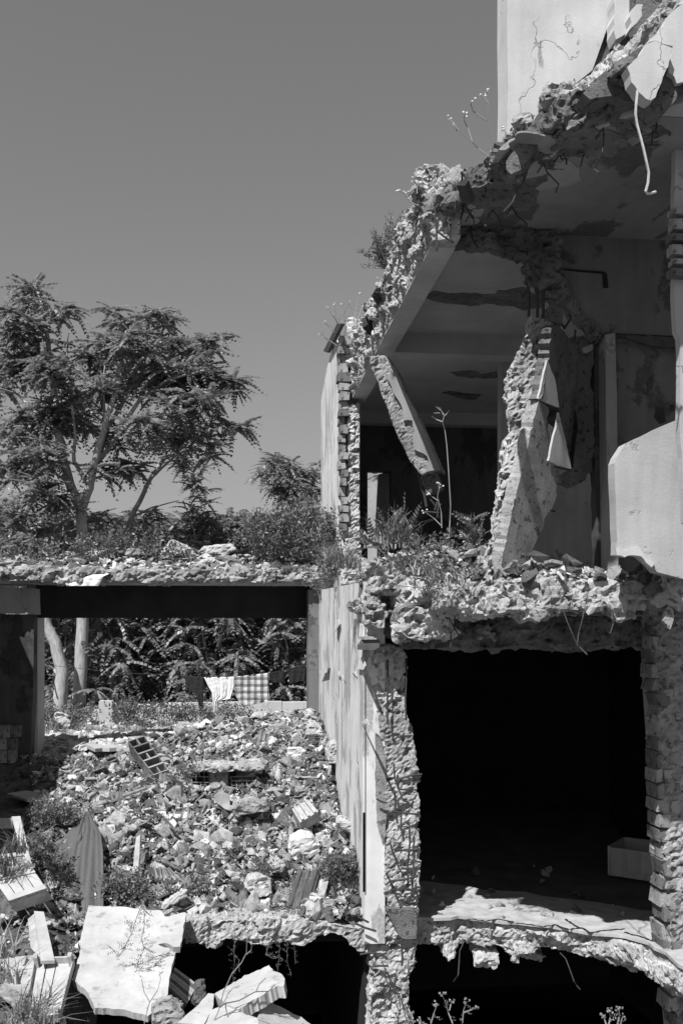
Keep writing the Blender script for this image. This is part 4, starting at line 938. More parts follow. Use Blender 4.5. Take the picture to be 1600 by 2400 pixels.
slab('standing_stick', R('s3', (1000, 200), (1030, 180), (1025, 330), (1010, 470), (975, 465), (985, 330)), plane3((*R('s3', (1000, 200))[0], 10.35), (*R('s3', (1030, 190))[0], 10.35), (*R('s3', (990, 460))[0], 10.0)), .03, 'wood', 'narrow grey board standing in the slope right of the draped blanket', 'board')
slab('thin_lath', R('s3', (1200, 50), (1215, 50), (1305, 150), (1290, 155)), plane3((*R('s3', (1200, 50))[0], 11.0), (*R('s3', (1215, 50))[0], 11.0), (*R('s3', (1300, 150))[0], 10.7)), .02, 'wood_d', 'thin dark lath lying aslant on the slope above the standing board', 'lath')
# hollow clay blocks
def hollow(name, c4, Yc, depth, nx, ny, label, skip=()):
    P = [at(*p, Y) for p, Y in zip(c4, Yc)]           # front face corners: tl, tr, br, bl
    n = (P[1] - P[0]).cross(P[3] - P[0]).normalized()
    if n.dot(CAMP - P[0]) < 0: n = -n
    root = empty(name, sum(P, Vector()) / 4 - n * depth / 2, label, 'hollow brick')
    pt = lambda a, b, h=0: P[0] * (1 - a) * (1 - b) + P[1] * a * (1 - b) + P[2] * a * b + P[3] * (1 - a) * b + n * h
    def bar(nm, a0, a1, b0, b1, h): MB().extrude([pt(a0, b0, h), pt(a1, b0, h), pt(a1, b1, h), pt(a0, b1, h)], -n * depth).build(nm, M['brick'], root)
    wy, wx = .16 / ny, .16 / nx
    for j in range(ny + 1): bar('shell' if j in (0, ny) else 'web', 0, 1, max(0, j / ny - wy / 2), min(1, j / ny + wy / 2), rnd.uniform(-.004, .004))
    for i in range(nx + 1):
        for j in range(ny):
            if (i, j) in skip: continue
            bar('shell' if i in (0, nx) else 'web', max(0, i / nx - wx / 2), min(1, i / nx + wx / 2), j / ny + wy / 2, (j + 1) / ny - wy / 2, -.006 + rnd.uniform(-.012, .004))
    MB().extrude([pt(.02, .02, -depth + .01), pt(.98, .02, -depth + .01), pt(.98, .98, -depth + .01), pt(.02, .98, -depth + .01)], -n * .01).build('back', M['pitch'], root)
    return root
hollow('hollow_brick', R('s2', (140, 650), (275, 655), (280, 775), (165, 775)), (12.0, 12.0, 11.95, 11.95), .22, 4, 3, 'hollow clay block at the left end of the brick slab, its cells open', {(2, 1), (3, 2)})
hollow('hollow_brick', R('s2', (440, 690), (640, 690), (630, 790), (450, 790)), (12.0, 12.0, 11.95, 11.95), .22, 5, 3, 'hollow clay block at the right end of the brick slab, its cells open', {(1, 0), (2, 0), (4, 2)})
slab('brick_block', R('s2', (285, 655), (420, 650), (420, 785), (285, 775)), plane3((*R('s2', (285, 655))[0], 12.02), (*R('s2', (420, 655))[0], 12.02), (*R('s2', (285, 780))[0], 11.98)), .2, 'brick', 'solid grooved clay block between two hollow blocks on the slope', 'brick')
cap = MB().extrude([on(p, z=at(*R('s2', (400, 645))[0], 12.0).z + .01) for p in R('s2', (130, 650), (690, 650))] + [at(*p, 12.45) for p in R('s2', (660, 600), (150, 610))], (0, 0, .06))
tag(rough('mortar_slab', cap, M['conc'], None, .025, (.2, .06), (.06, .04), 66), 'mortar covered slab lying over the row of hollow clay blocks', 'slab piece')
hollow('hollow_brick', R('s1', (940, 430), (1060, 390), (1240, 640), (1130, 680)), (13.0, 13.1, 12.3, 12.3), .2, 2, 5, 'large dark hollow clay block tipped on edge in mid slope', {(1, 1), (1, 3)})
slab('concrete_beam_piece', R('s1', (320, 520), (410, 480), (580, 425), (580, 515), (450, 570), (330, 575)), plane3((*R('s1', (320, 540))[0], 14.6), (*R('s1', (580, 470))[0], 15.4), (*R('s1', (450, 570))[0], 14.6)), .3, 'pl_p', 'white angled concrete piece lying left in the bright yard', 'slab piece', (10, 1), 5)
slab('flat_slab', R('s1', (700, 485), (590, 440), (930, 420), (960, 482)), plane3((*R('s1', (700, 485))[0], 13.6), (*R('s1', (960, 485))[0], 13.6), (*R('s1', (620, 440))[0], 15.5)), .05, 'pl_p', 'flat pale slab bridging a dark gap at the top of the slope', 'slab piece', (14, 1.5), 5)
slab('white_box_piece', R('s1', (1250, 360), (1350, 330), (1380, 400), (1290, 425)), plane3((*R('s1', (1250, 360))[0], 15.6), (*R('s1', (1350, 330))[0], 15.9), (*R('s1', (1290, 425))[0], 15.2)), .2, 'white', 'white folded slab piece at the crest of the slope', 'slab piece', (10, 1), 6)
slab('brown_board', R('s1', (50, 815), (300, 780), (440, 830), (350, 850), (260, 880)), plane3((*R('s1', (50, 815))[0], 12.6), (*R('s1', (440, 830))[0], 12.4), (*R('s1', (260, 880))[0], 11.9)), .03, 'wood', 'flat sheet lying in the shade of the left pier, tip in sun', 'board')
slab('bent_plate', R('s2', (320, 830), (360, 800), (430, 820), (440, 940), (400, 930), (330, 880)), plane3((*R('s2', (320, 850))[0], 11.6), (*R('s2', (430, 830))[0], 11.6), (*R('s2', (400, 930))[0], 11.4)), .02, 'tile', 'curved dark tile standing under the hollow brick slab', 'roof tile', (6, 1), 2)
# hard hollows: dark gap blocks under slabs come from the geometry itself

# ---- the white slab with a vine at the lower left
wp = plane3((*R('s3', (650, 700))[0], 9.25), (*R('s3', (1365, 750))[0], 9.25), (*R('s3', (640, 1330))[0], 7.95))
slab('marble_slab', R('s3', (650, 700), (900, 708), (1110, 735), (1180, 735), (1210, 780), (1280, 770), (1365, 750), (1350, 880), (1325, 1003), (1275, 1003), (1215, 975), (1160, 985), (1290, 1040), (1240, 1240), (1225, 1450), (1150, 1470), (1090, 1510), (1000, 1490), (900, 1462), (700, 1455), (640, 1330), (535, 1240), (585, 1060), (600, 900)), wp, .06, 'marble', 'large white cracked slab leaning on the debris mound with a vine across it', 'slab', (6, 1.6), 4)
# corrugated boards behind it
cb_ = empty('slatted_board', at(*R('s3', (1330, 1290))[0], 8.6), 'grey board of thin slats leaning behind the large white slab', 'board')
bp = plane3((*R('s3', (1290, 1160))[0], 8.75), (*R('s3', (1450, 1275))[0], 8.75), (*R('s3', (1240, 1340))[0], 8.45))
for k in range(8):
    t0, t1 = k / 8, (k + .86) / 8
    q = lambda a, b: ((1 - a) * (1285 + (1450 - 1285) * b) + a * (1225 + (1365 - 1225) * b), (1 - a) * (1155 + (1278 - 1155) * b) + a * (1310 + (1445 - 1310) * b))
    plate(R('s3', q(t0, 0), q(t0, 1), q(t1, 1), q(t1, 0)), bp, .03 + .012 * (k % 2)).build('slat', M['wood_d' if k % 3 == 1 else 'wood'], cb_)
slab('end_board', R('s3', (1240, 1340), (1345, 1430), (1325, 1480), (1235, 1420)), plane3((*R('s3', (1240, 1340))[0], 8.4), (*R('s3', (1345, 1430))[0], 8.4), (*R('s3', (1240, 1420))[0], 8.2)), .03, 'wood_d', 'small dark board below the slatted board near the white slab', 'board')

# ---- white broken trough at the bottom
tr = empty('broken_trough', at(*R('s4', (450, 1400))[0], 7.6), 'white broken trough with a long arm lying at the bottom of the hole', 'trough')
q1 = plane3((*R('s4', (320, 1360))[0], 7.75), (*R('s4', (770, 1190))[0], 8.0), (*R('s4', (500, 1470))[0], 7.35))
plate(R('s4', (320, 1350), (420, 1290), (560, 1210), (720, 1140), (755, 1180), (800, 1195), (840, 1240), (830, 1290), (780, 1290), (700, 1340), (600, 1395), (500, 1465), (400, 1420)), q1, .1, (5, 2.2), 3).build('arm', M['marble'], tr)
plate(R('s4', (50, 1560), (160, 1470), (275, 1345), (320, 1350), (315, 1430), (300, 1475), (240, 1580)), plane3((*R('s4', (60, 1560))[0], 7.3), (*R('s4', (300, 1350))[0], 7.75), (*R('s4', (300, 1475))[0], 7.5)), .1, (9, 1.5), 4).build('rim', M['marble'], tr)
plate(R('s4', (300, 1470), (400, 1420), (500, 1470), (530, 1490), (640, 1530), (660, 1700), (200, 1700)), plane3((*R('s4', (300, 1470))[0], 7.5), (*R('s4', (500, 1470))[0], 7.4), (*R('s4', (500, 1640))[0], 7.0)), .06, (9, 1.5), 4).build('basin', M['marble'], tr)
slab('white_box', R('s4', (690, 1395), (770, 1430), (800, 1440), (900, 1500), (960, 1520), (1070, 1600), (1070, 1720), (600, 1720), (640, 1530)), plane3((*R('s4', (690, 1395))[0], 7.8), (*R('s4', (960, 1520))[0], 7.9), (*R('s4', (700, 1640))[0], 7.3)), .12, 'marble', 'white block beside the broken trough at the foot of the picture', 'block', (12, 1.5), 5)
slab('grey_wedge', R('s4', (590, 1520), (690, 1395), (640, 1530), (600, 1560)), plane3((*R('s4', (590, 1500))[0], 7.7), (*R('s4', (690, 1395))[0], 7.8), (*R('s4', (640, 1530))[0], 7.6)), .05, 'conc', 'grey wedge between the trough arm and the white block', 'block')
put_rock(R('s3', (1110, 1500), (1180, 1460), (1260, 1465), (1330, 1500), (1330, 1600), (1100, 1600)), 7.4, .3, 'conc', 'smooth grey stone below the large white slab', 'boulder', 'boulder', 99)
put_rock(R('s4', (190, 1310), (245, 1285), (255, 1420), (230, 1500), (130, 1420)), 8.3, .15, 'conc_d', 'dim slab standing in the mouth of the hole', 'slab piece', 'stone_slab', 98)

# ---- crates and planks at the lower left
def crate_up(name, c4, Y, label):
    P = [at(*p, y) for p, y in zip(c4, Y)]
    n = (P[1] - P[0]).cross(P[3] - P[0]).normalized()
    if n.dot(CAMP - P[0]) < 0: n = -n
    root = empty(name, sum(P, Vector()) / 4 - n * .2, label, 'crate')
    pt = lambda a, b, h=0: P[0] * (1 - a) * (1 - b) + P[1] * a * (1 - b) + P[2] * a * b + P[3] * (1 - a) * b + n * h
    ext = lambda nm, a0, a1, b0, b1, h, t, m='wood_l': MB().extrude([pt(a0, b0, h), pt(a1, b0, h), pt(a1, b1, h), pt(a0, b1, h)], -n * t).build(nm, M[m], root)
    return root, ext
# crate lying upside down: boards run down the picture, battens across
root, ext = crate_up('wooden_crate', R('s3', (-160, 350), (165, 312), (342, 580), (70, 672)), (9.75, 9.6, 9.1, 9.0), 'wooden fruit crate lying upside down on the mound, pale bottom boards up')
for k in range(4): ext('board', k * .25 + .006, k * .25 + .235, 0, 1, -.004 * (k % 2), .01)
for b0 in (.0, .47, .9): ext('batten', -.005, 1.005, b0, b0 + .10, .014, .013)
ext('side_board', 0, 1, .985, 1.0, -.018, .12, 'wood'); ext('side_board', 0, 1, 0, .02, -.018, .12, 'wood'); ext('end_board', 0, .02, .03, .97, -.018, .12, 'wood'); ext('end_board', .98, 1, .03, .97, -.018, .12, 'wood')
# crate standing open towards us
root, ext = crate_up('wooden_crate', R('s3', (262, 1130), (548, 1120), (440, 1545), (190, 1560)), (8.3, 8.25, 7.5, 7.55), 'open wooden fruit crate lying left of the large white slab')
for k, (a0, a1) in enumerate(((.01, .27), (.30, .52), (.55, .99))): ext('board', a0, a1, 0, 1, -.004 * (k % 2), .01)
ext('end_board', 0, 1, -.015, .012, .06, .07, 'wood'); ext('end_board', 0, 1, .985, 1.01, .06, .07, 'wood_l'); ext('side_board', -.012, .012, .02, .98, .05, .06, 'wood'); ext('side_board', .988, 1.012, .02, .98, .05, .06, 'wood')
ext('corner_post', .01, .11, -.01, .08, .10, .11, 'wood'); ext('corner_post', .89, .99, -.01, .08, .10, .11, 'wood'); ext('corner_post', .01, .10, .92, .99, .08, .09, 'wood'); ext('corner_post', .9, .99, .92, .99, .08, .09, 'wood')
slab('plank', R('s3', (85, 45), (150, 42), (235, 400), (160, 330)), plane3((*R('s3', (85, 45))[0], 10.3), (*R('s3', (150, 45))[0], 10.3), (*R('s3', (225, 400))[0], 9.6)), .03, 'wood_l', 'pale upright plank behind the upturned crate, its foot in sun', 'plank')
slab('plank', R('s3', (-60, 58), (88, 55), (92, 128), (-60, 135)), plane3((*R('s3', (-60, 58))[0], 10.35), (*R('s3', (88, 55))[0], 10.35), (*R('s3', (0, 130))[0], 10.3)), .03, 'wood', 'level grey plank in the shade at the far left', 'plank')
slab('plank', R('s3', (250, 740), (322, 745), (402, 1104), (300, 1106)), plane3((*R('s3', (250, 740))[0], 9.0), (*R('s3', (322, 745))[0], 9.0), (*R('s3', (400, 1100))[0], 8.2)), .03, 'wood_l', 'pale plank leaning between the two wooden crates', 'plank')
slab('plank', R('s3', (205, 800), (250, 760), (300, 1090), (225, 1010)), plane3((*R('s3', (205, 800))[0], 9.1), (*R('s3', (250, 760))[0], 9.1), (*R('s3', (300, 1080))[0], 8.35)), .03, 'wood', 'grey plank half hidden behind the pale leaning plank', 'plank')
slab('plank', R('s3', (-50, 1100), (130, 1075), (290, 1060), (300, 1110), (240, 1160), (-50, 1190)), plane3((*R('s3', (-50, 1100))[0], 8.5), (*R('s3', (290, 1060))[0], 8.5), (*R('s3', (240, 1160))[0], 8.3)), .03, 'wood', 'broad grey plank lying level behind the open crate', 'plank')
slab('cardboard_sheet', R('s3', (-60, 1180), (240, 1165), (230, 1290), (150, 1480), (-60, 1300)), plane3((*R('s3', (-60, 1180))[0], 8.3), (*R('s3', (240, 1165))[0], 8.3), (*R('s3', (100, 1450))[0], 7.6)), .015, 'conc_l', 'stained pale sheet lying left of the open crate', 'sheet', (12, 1.2), 3)

# ---- cloths
def cloth_surface(name, rows, m, fold, nf, thick=.006, n=28, seed=0, parent=None):
    """rows: list of (left point, right point) world; folds run down the cloth"""
    k = 30; V = []
    L = [Vector(a) for a, b in rows]; Rr = [Vector(b) for a, b in rows]
    def lerp(Q, t):
        x = t * (len(Q) - 1); i = min(int(x), len(Q) - 2); return Q[i].lerp(Q[i + 1], x - i)
    for j in range(k + 1):
        t = j / k; a, b = lerp(L, t), lerp(Rr, t)
        d = (b - a); nn = d.cross(Vector((0, 0, 1))).normalized()
        if nn.dot(CAMP - a) < 0: nn = -nn
        for i in range(n + 1):
            s = i / n
            w = math.sin(s * nf * 2 * PI + 1.2 * math.sin(t * 3 + seed) + seed) * .6 + .4 * math.sin(s * nf * 4.3 * PI + t * 2.1 + seed * 2)
            V.append(a.lerp(b, s) + nn * (fold * (.35 + .65 * t) * w + .01 * n1(s * 9, t * 7 + seed)))
    f = [(j * (n + 1) + i, j * (n + 1) + i + 1, (j + 1) * (n + 1) + i + 1, (j + 1) * (n + 1) + i) for j in range(k) for i in range(n)]
    o = link_mesh(name, np.array([v[:] for v in V]), f, m, parent, True)
    sm = o.modifiers.new('thickness', 'SOLIDIFY'); sm.thickness = thick
    return o
M['blanket'] = plain('wet_blanket', .10, .15, 30, .95, .1, 'pos')
M['cloth_w'] = plain('white_cloth', .72, .08, 9, .9, .2)
M['cloth_d'] = plain('black_cloth', .022, .3, 9, .9, .2)
bl = [((630, 10), (660, 20)), ((590, 110), (740, 160)), ((545, 300), (760, 300)), ((520, 480), (768, 480)), ((500, 650), (775, 620)), ((520, 780), (780, 720)), ((560, 930), (640, 900))]
YY = [11.05, 10.75, 10.35, 10.0, 9.7, 9.5, 9.35]
tag(cloth_surface('blanket', [(at(*R('s3', a)[0], y), at(*R('s3', b)[0], y)) for (a, b), y in zip(bl, YY)], M['blanket'], .13, 2.2, seed=1.0), 'dark grey blanket draped down the rubble above the white slab', 'blanket')
bl2 = [((530, 130), (600, 110)), ((415, 255), (590, 200)), ((460, 310), (560, 330)), ((480, 400), (560, 420)), ((470, 560), (540, 600)), ((510, 770), (545, 780))]
tag(cloth_surface('blanket_fold', [(at(*R('s3', a)[0], y + .06), at(*R('s3', b)[0], y + .02)) for (a, b), y in zip(bl2, [10.8, 10.5, 10.35, 10.2, 9.9, 9.6])], M['blanket'], .09, 1.3, seed=2.2), 'dark grey rag bunched along the near side of the draped blanket', 'blanket')
rc = [((275, 205), (480, 205)), ((278, 235), (440, 222)), ((285, 262), (420, 262))]
tag(cloth_surface('roof_cloth', [(at(*R('r7', a)[0], y), at(*R('r7', b)[0], y)) for (a, b), y in zip(rc, [14.1, 13.98, 13.96])], M['cloth_w'], .035, 1.5, seed=.3), 'pale cloth hanging over the low roof edge', 'cloth')

# ---- washing line behind the frame
LY = 18.6
def lp_(x, y, Y=LY): return at(*R('r7', (x, y))[0], Y)
lineobj = empty('washing_line', (-2.6, 18.4, 1.0), 'thin washing line strung across the yard behind the frame', 'washing line')
MB().tube([lp_(120, 590), lp_(500, 632), lp_(760, 645), lp_(870, 652), lp_(1000, 650), lp_(1145, 634), lp_(1215, 622), lp_(1300, 596), lp_(1420, 560)], .006, 4).build('cord', M['rebar'], lineobj)
for x, y in ((120, 590), (1420, 560)):
    t = lp_(x, y); MB().tube([t + Vector((0, 0, .1)), Vector((t.x, t.y, .6))], .03, 6).build('line_post', M['wood_d'], lineobj)
def wash(name, pts, m, label, fold, nf, sd): return tag(cloth_surface(name, [(lp_(*a), lp_(*b)) for a, b in pts], m, fold, nf, .004, seed=sd), label, 'laundry')
wash('dark_shirt', [((785, 645), (870, 652)), ((800, 690), (868, 690)), ((840, 735), (868, 730)), ((850, 778), (866, 775))], M['cloth_d'], 'black narrow garment hanging at the left of the white cloth', .02, 1.5, .5)
wash('white_sheet', [((872, 652), (1000, 650)), ((890, 690), (1000, 690)), ((905, 715), (985, 745)), ((910, 760), (935, 750)), ((912, 808), (935, 800))], M['cloth_w'], 'white cloth gathered on the washing line left of the plaid one', .06, 3.2, .9)
# plaid blanket
m, n, l, b = nt('plaid_cloth'); tc = n.new('ShaderNodeTexCoord'); sp = n.new('ShaderNodeSeparateXYZ'); l.new(tc.outputs['Generated'], sp.inputs[0])
def stripes(o, f, lo, duty):
    w = mk_math(n, l, 'FRACT', mk_math(n, l, 'MULTIPLY', o, f), 0); return mk_map(n, l, mk_math(n, l, 'LESS_THAN', w, duty), 0, 1, 1, lo)
col = mk_math(n, l, 'MULTIPLY', mk_math(n, l, 'MULTIPLY', stripes(sp.outputs['X'], 5.5, .42, .45), stripes(sp.outputs['Z'], 5.0, .42, .42)), mk_math(n, l, 'MULTIPLY', stripes(sp.outputs['X'], 11, .8, .2), stripes(sp.outputs['Z'], 10, .8, .2)))
finish(b, l, mk_math(n, l, 'MULTIPLY', col, .62), .9, .1); M['plaid'] = m
wash('plaid_blanket', [((1000, 650), (1145, 634)), ((1002, 690), (1148, 680)), ((1005, 730), (1150, 715)), ((1030, 768), (1156, 742)), ((1040, 780), (1150, 752))], m, 'plaid blanket hanging on the washing line', .05, 1.4, .2)
wash('dark_cloth', [((1148, 634), (1215, 622)), ((1150, 655), (1215, 645)), ((1165, 676), (1212, 672))], M['cloth_d'], 'small black cloth hanging right of the plaid blanket', .02, 1.2, .1)
wash('dark_cloth', [((1228, 618), (1305, 596)), ((1232, 645), (1305, 625)), ((1235, 682), (1300, 668))], M['cloth_d'], 'black cloth hanging at the right end of the line near the pilaster', .02, 1.2, 1.1)

# ---- low wall at the back of the yard
wl_ = empty('low_wall', (-2.0, 20.3, 1.0), 'low white washed wall of blocks at the back of the yard', 'wall')
xa, xb = at(*R('r7', (450, 755))[0], 20.4).x, at(*R('r7', (1420, 760))[0], 20.4).x
x = xa; k = 0
while x < xb:
    w = rnd.uniform(.55, .8); zt = at(*R('r7', (700, 757))[0], 20.4).z + rnd.uniform(-.02, .02)
    MB().box((x, 20.25 + rnd.uniform(-.015, .015), .55), (x + w - .012, 20.45, zt)).build('block', M['pl_w'], wl_); x += w; k += 1
MB().box((xa, 20.27, .5), (xb, 20.43, zt - .06)).build('wall_core', M['conc_l'], wl_)
p = lp_(465, 755, 20.0); MB().box((p.x - .14, 19.95, .6), (p.x + .12, 20.2, p.z + .04)).build('end_pillar', M['pl_w'], wl_)
slab('wedge_block', R('r7', (380, 835), (405, 788), (440, 786), (448, 845)), plane3((*R('r7', (380, 835))[0], 19.6), (*R('r7', (440, 786))[0], 19.7), (*R('r7', (448, 845))[0], 19.5)), .3, 'conc', 'grey wedge shaped block beside the end of the low wall', 'block')
put_rock(R('s1', (390, 280), (420, 225), (470, 235), (530, 320), (470, 335)), 18.6, .3, 'pl_p', 'pale rough boulder among weeds at the left of the yard', 'boulder', 'boulder', 120, .08, .04)

# ---- pale plastic crate on the floor of the black room
pc = empty('plastic_crate', on((1455, 2020), z=0.0), 'pale open plastic crate standing on the floor of the black room', 'crate')
fa, fb = on(R('s6', (330, 1705))[0], z=0.0), on(R('s6', (632, 1750))[0], z=0.0)
d = (fb - fa); dn = Vector((-d.y, d.x, 0)).normalized(); H = .34
def cw(nm, a, b, z0, z1, t, off=0):
    q = (b - a).normalized(); nn = Vector((q.y, -q.x, 0)) * t
    MB().extrude([a + Vector((0, 0, z0)), b + Vector((0, 0, z0)), b + Vector((0, 0, z1)), a + Vector((0, 0, z1))], nn).build(nm, M['pl_p'], pc)
bk = dn * .62
cw('front_panel', fa, fb, .01, H, .02); cw('side_panel', fa + bk, fa + dn * .02, .01, H, .02); cw('back_panel', fa + bk, fb + bk, .01, H, .02); cw('side_panel', fb + bk, fb + dn * .02, .01, H, .02)
for t0, t1, z0, z1 in ((.36, .38, .06, H - .02), (.64, .66, .06, H - .02), (.38, .64, .06, .08), (0, .05, .02, H + .02), (.95, 1, .02, H + .02)):
    a, b2 = fa + d * t0 - dn * .022, fa + d * t1 - dn * .022; cw('rib', a, b2, z0, z1, .015)
MB().extrude([fa, fb, fb + bk, fa + bk], (0, 0, .01)).build('base', M['pl_p'], pc)
# ================================================================ trees and weeds
pr = random.Random(23)
def tris_of(v, f):
    t = []
    for q in f: t += [(q[0], q[i], q[i + 1]) for i in range(1, len(q) - 1)]
    return np.array(v, float), np.array(t)
def frond(L, pairs, droop, ll, lw):
    """a feather leaf: midrib along +X, leaflets hanging a little"""
    v, f = [], []
    def P(t): return np.array([L * t, 0, -droop * L * t * t])
    for i in range(pairs + 1):
        t = .16 + .84 * i / pairs; p = P(t)
        for s in ((-1, 1) if i < pairs else (0,)):
            k = ll * (1 - .45 * abs(t - .45)) * pr.uniform(.85, 1.1); ang = (1.15 - .35 * t) * s + pr.uniform(-.12, .12)
            d = np.array([math.cos(ang), math.sin(ang), -.65 - .5 * pr.random()]); d /= np.linalg.norm(d)
            w = np.cross(d, [0, 0, 1]); w /= np.linalg.norm(w); w = w * lw + np.array([0, 0, pr.uniform(-.3, .3) * lw])
            b = len(v); v += [p, p + d * k * .4 + w, p + d * k, p + d * k * .4 - w]; f += [(b, b + 1, b + 2, b + 3)]
    b = len(v); a, c = P(0), P(1); o = np.array([0, .006, 0]); m_ = P(.5)
    v += [a - o, a + o, m_ + o, m_ - o, c]; f += [(b, b + 1, b + 2, b + 3), (b + 3, b + 2, b + 4)]
    return tris_of(v, f)
FRB = [frond(pr.uniform(.6, .85), 8, pr.uniform(.5, 1.0), .20, .056) for _ in range(6)]
FRS = [frond(pr.uniform(.30, .42), 6, pr.uniform(.2, .5), .11, .022) for _ in range(5)]
def sprig(n, L, ll, lw):
    v, f = [], []
    for i in range(n):
        t = (i + .5) / n; p = np.array([L * t, 0, 0]); a = i * 2.4
        d = np.array([.5, math.cos(a) * .8, math.sin(a) * .8]); d /= np.linalg.norm(d); w = np.cross(d, [pr.random(), pr.random(), 1]); w = w / np.linalg.norm(w) * lw
        k = ll * pr.uniform(.7, 1.1); b = len(v); v += [p, p + d * k * .45 + w, p + d * k, p + d * k * .45 - w]; f += [(b, b + 1, b + 2, b + 3)]
    return tris_of(v, f)
SPG = [sprig(9, .22, .06, .014) for _ in range(5)]
class Batch:
    def __init__(s): s.V = []; s.T = []; s.b = 0
    def put(s, proto, pos, az, el, roll, sc):
        v, t = proto
        ca, sa, ce, se = math.cos(az), math.sin(az), math.cos(el), math.sin(el)
        X = np.array([ca * ce, sa * ce, se]); Y = np.array([-sa, ca, 0]); Z = np.cross(X, Y)
        c, q = math.cos(roll), math.sin(roll); Y2, Z2 = Y * c + Z * q, Z * c - Y * q
        s.V.append((v @ np.stack([X, Y2, Z2])) * sc + np.array(pos)); s.T.append(t + s.b); s.b += len(v)
    def raw(s, v, t): s.V.append(np.asarray(v, float)); s.T.append(np.asarray(t) + s.b); s.b += len(v)
    def build(s, name, m, parent=None): return link_mesh(name, np.concatenate(s.V), None, m, parent, False, tris=np.concatenate(s.T))
def rosette(B, pos, n, protos, sc, el0=.15):
    a0 = pr.uniform(0, 6.28)
    for k in range(n): B.put(pr.choice(protos), pos, a0 + k * 2 * PI / n + pr.uniform(-.35, .35), el0 + pr.uniform(-.55, .75), pr.uniform(-.3, .3), sc * pr.uniform(.75, 1.15))
def crown(B, c, rx, rz, n, protos, sc, nf=8):
    """rosettes through an uneven ellipsoid, thicker towards its skin"""
    for _ in range(n):
        d = Vector((pr.gauss(0, 1), pr.gauss(0, 1), pr.gauss(0, 1))).normalized(); r = pr.random() ** .45
        rosette(B, (c.x + d.x * rx * r, c.y + d.y * rx * r, c.z + d.z * rz * r), nf, protos, sc, .25)

def limb(mb, pts, r0, r1):
    P = [Vector(p) for p in pts]
    Q = []
    for i in range(len(P) - 1):
        for k in range(4):
            t = k / 4; Q.append(P[i].lerp(P[i + 1], t) + Vector((pr.uniform(-1, 1), pr.uniform(-1, 1), 0)) * .02 * (P[i + 1] - P[i]).length * (1 if k else 0))
    Q.append(P[-1]); mb.tube(Q, r0, 7, r1)

def tree(name, label, Y, limbs, clusters, per=15, group=None, sc=1.0):
    base = at(*limbs[0][0][0], Y)
    t = empty(name, base, label, 'tree', group)
    for k, (pp, r0, r1) in enumerate(limbs):
        mb = MB(); dy = 0
        q = [at(x, y, Y + (0 if k == 0 else (i / max(1, len(pp) - 1)) * pr.uniform(-1.0, 1.0))) for i, (x, y) in enumerate(pp)]
        limb(mb, q, r0, r1); mb.build('trunk' if k == 0 else 'branch', M['bark'], t, True)
    B = Batch()
    for (x, y, rx, ry) in clusters:
        Yc = Y + pr.uniform(-1.6, 1.6) * (1 if rx > 40 else .5)
        c = at(x, y, Yc); crown(B, c, rx * Yc / F * .8, max(ry, rx * .62) * Yc / F * .8, max(4, int(per * rx * ry / 3000)), FRB, sc * .62, 9)
    B.build('crown', M['leaf'], t)
    return t
big_cl = [(75, 670, 50, 36), (40, 730, 55, 40), (140, 712, 45, 26), (75, 800, 70, 55), (20, 860, 60, 60), (120, 860, 60, 60), (60, 980, 70, 55), (30, 1070, 60, 50), (125, 960, 55, 55), (100, 1050, 50, 45), (150, 920, 45, 45),
          (290, 725, 50, 32), (350, 735, 55, 32), (255, 790, 55, 45), (215, 825, 50, 40), (330, 795, 70, 45), (410, 790, 55, 45), (485, 780, 40, 30), (465, 850, 75, 55), (520, 875, 40, 45), (390, 870, 80, 50), (300, 870, 60, 55), (240, 900, 50, 50), (200, 960, 40, 40),
          (450, 935, 90, 50), (528, 985, 42, 28), (400, 995, 75, 42), (478, 1020, 55, 24), (330, 990, 55, 50), (260, 1000, 45, 40), (300, 1060, 50, 32), (240, 1080, 40, 30), (150, 1150, 45, 30), (90, 1130, 50, 30), (40, 1150, 50, 30)]
tree('tree_of_heaven', 'tall feathery tree with a forked pale trunk behind the low roof', 22.6,
     [([(180, 1640), (186, 1540), (190, 1440), (189, 1250), (186, 1170)], .165, .125), ([(186, 1170), (160, 1110), (135, 1000), (125, 900), (112, 800), (95, 700), (78, 650)], .13, .025), ([(186, 1170), (206, 1120), (216, 1075), (245, 960), (275, 870), (290, 760)], .12, .03),
      ([(216, 1075), (250, 980), (300, 890), (350, 815), (385, 790)], .07, .02), ([(206, 1120), (170, 1060), (172, 990), (165, 930)], .06, .02), ([(216, 1075), (270, 1000), (320, 920), (390, 870), (470, 850)], .07, .02), ([(135, 1000), (95, 960), (40, 905), (-10, 890)], .05, .02),
      ([(240, 980), (238, 900), (240, 840)], .04, .015), ([(160, 1110), (90, 1060), (40, 1010)], .04, .015), ([(125, 900), (150, 830), (160, 760)], .03, .012)],
     big_cl, 13)
tree('tree_of_heaven', 'leaning slender tree rising beside the crown of the forked tree', 26.0,
     [([(270, 1640), (275, 1420), (285, 1240), (310, 1170), (345, 1100), (380, 1050)], .10, .05), ([(345, 1100), (400, 1050), (450, 1020)], .04, .015), ([(300, 1190), (350, 1165), (410, 1150)], .03, .012), ([(380, 1050), (430, 1075), (470, 1070)], .03, .01), ([(420, 1150), (440, 1200), (450, 1240)], .02, .008)],
     [(440, 1085, 45, 26), (410, 1060, 40, 20), (450, 1125, 45, 22), (455, 1165, 40, 26), (480, 1195, 38, 18), (440, 1215, 35, 22), (345, 1185, 45, 18), (285, 1195, 40, 26), (235, 1195, 45, 30), (400, 1020, 50, 26)], 12, None, .8)
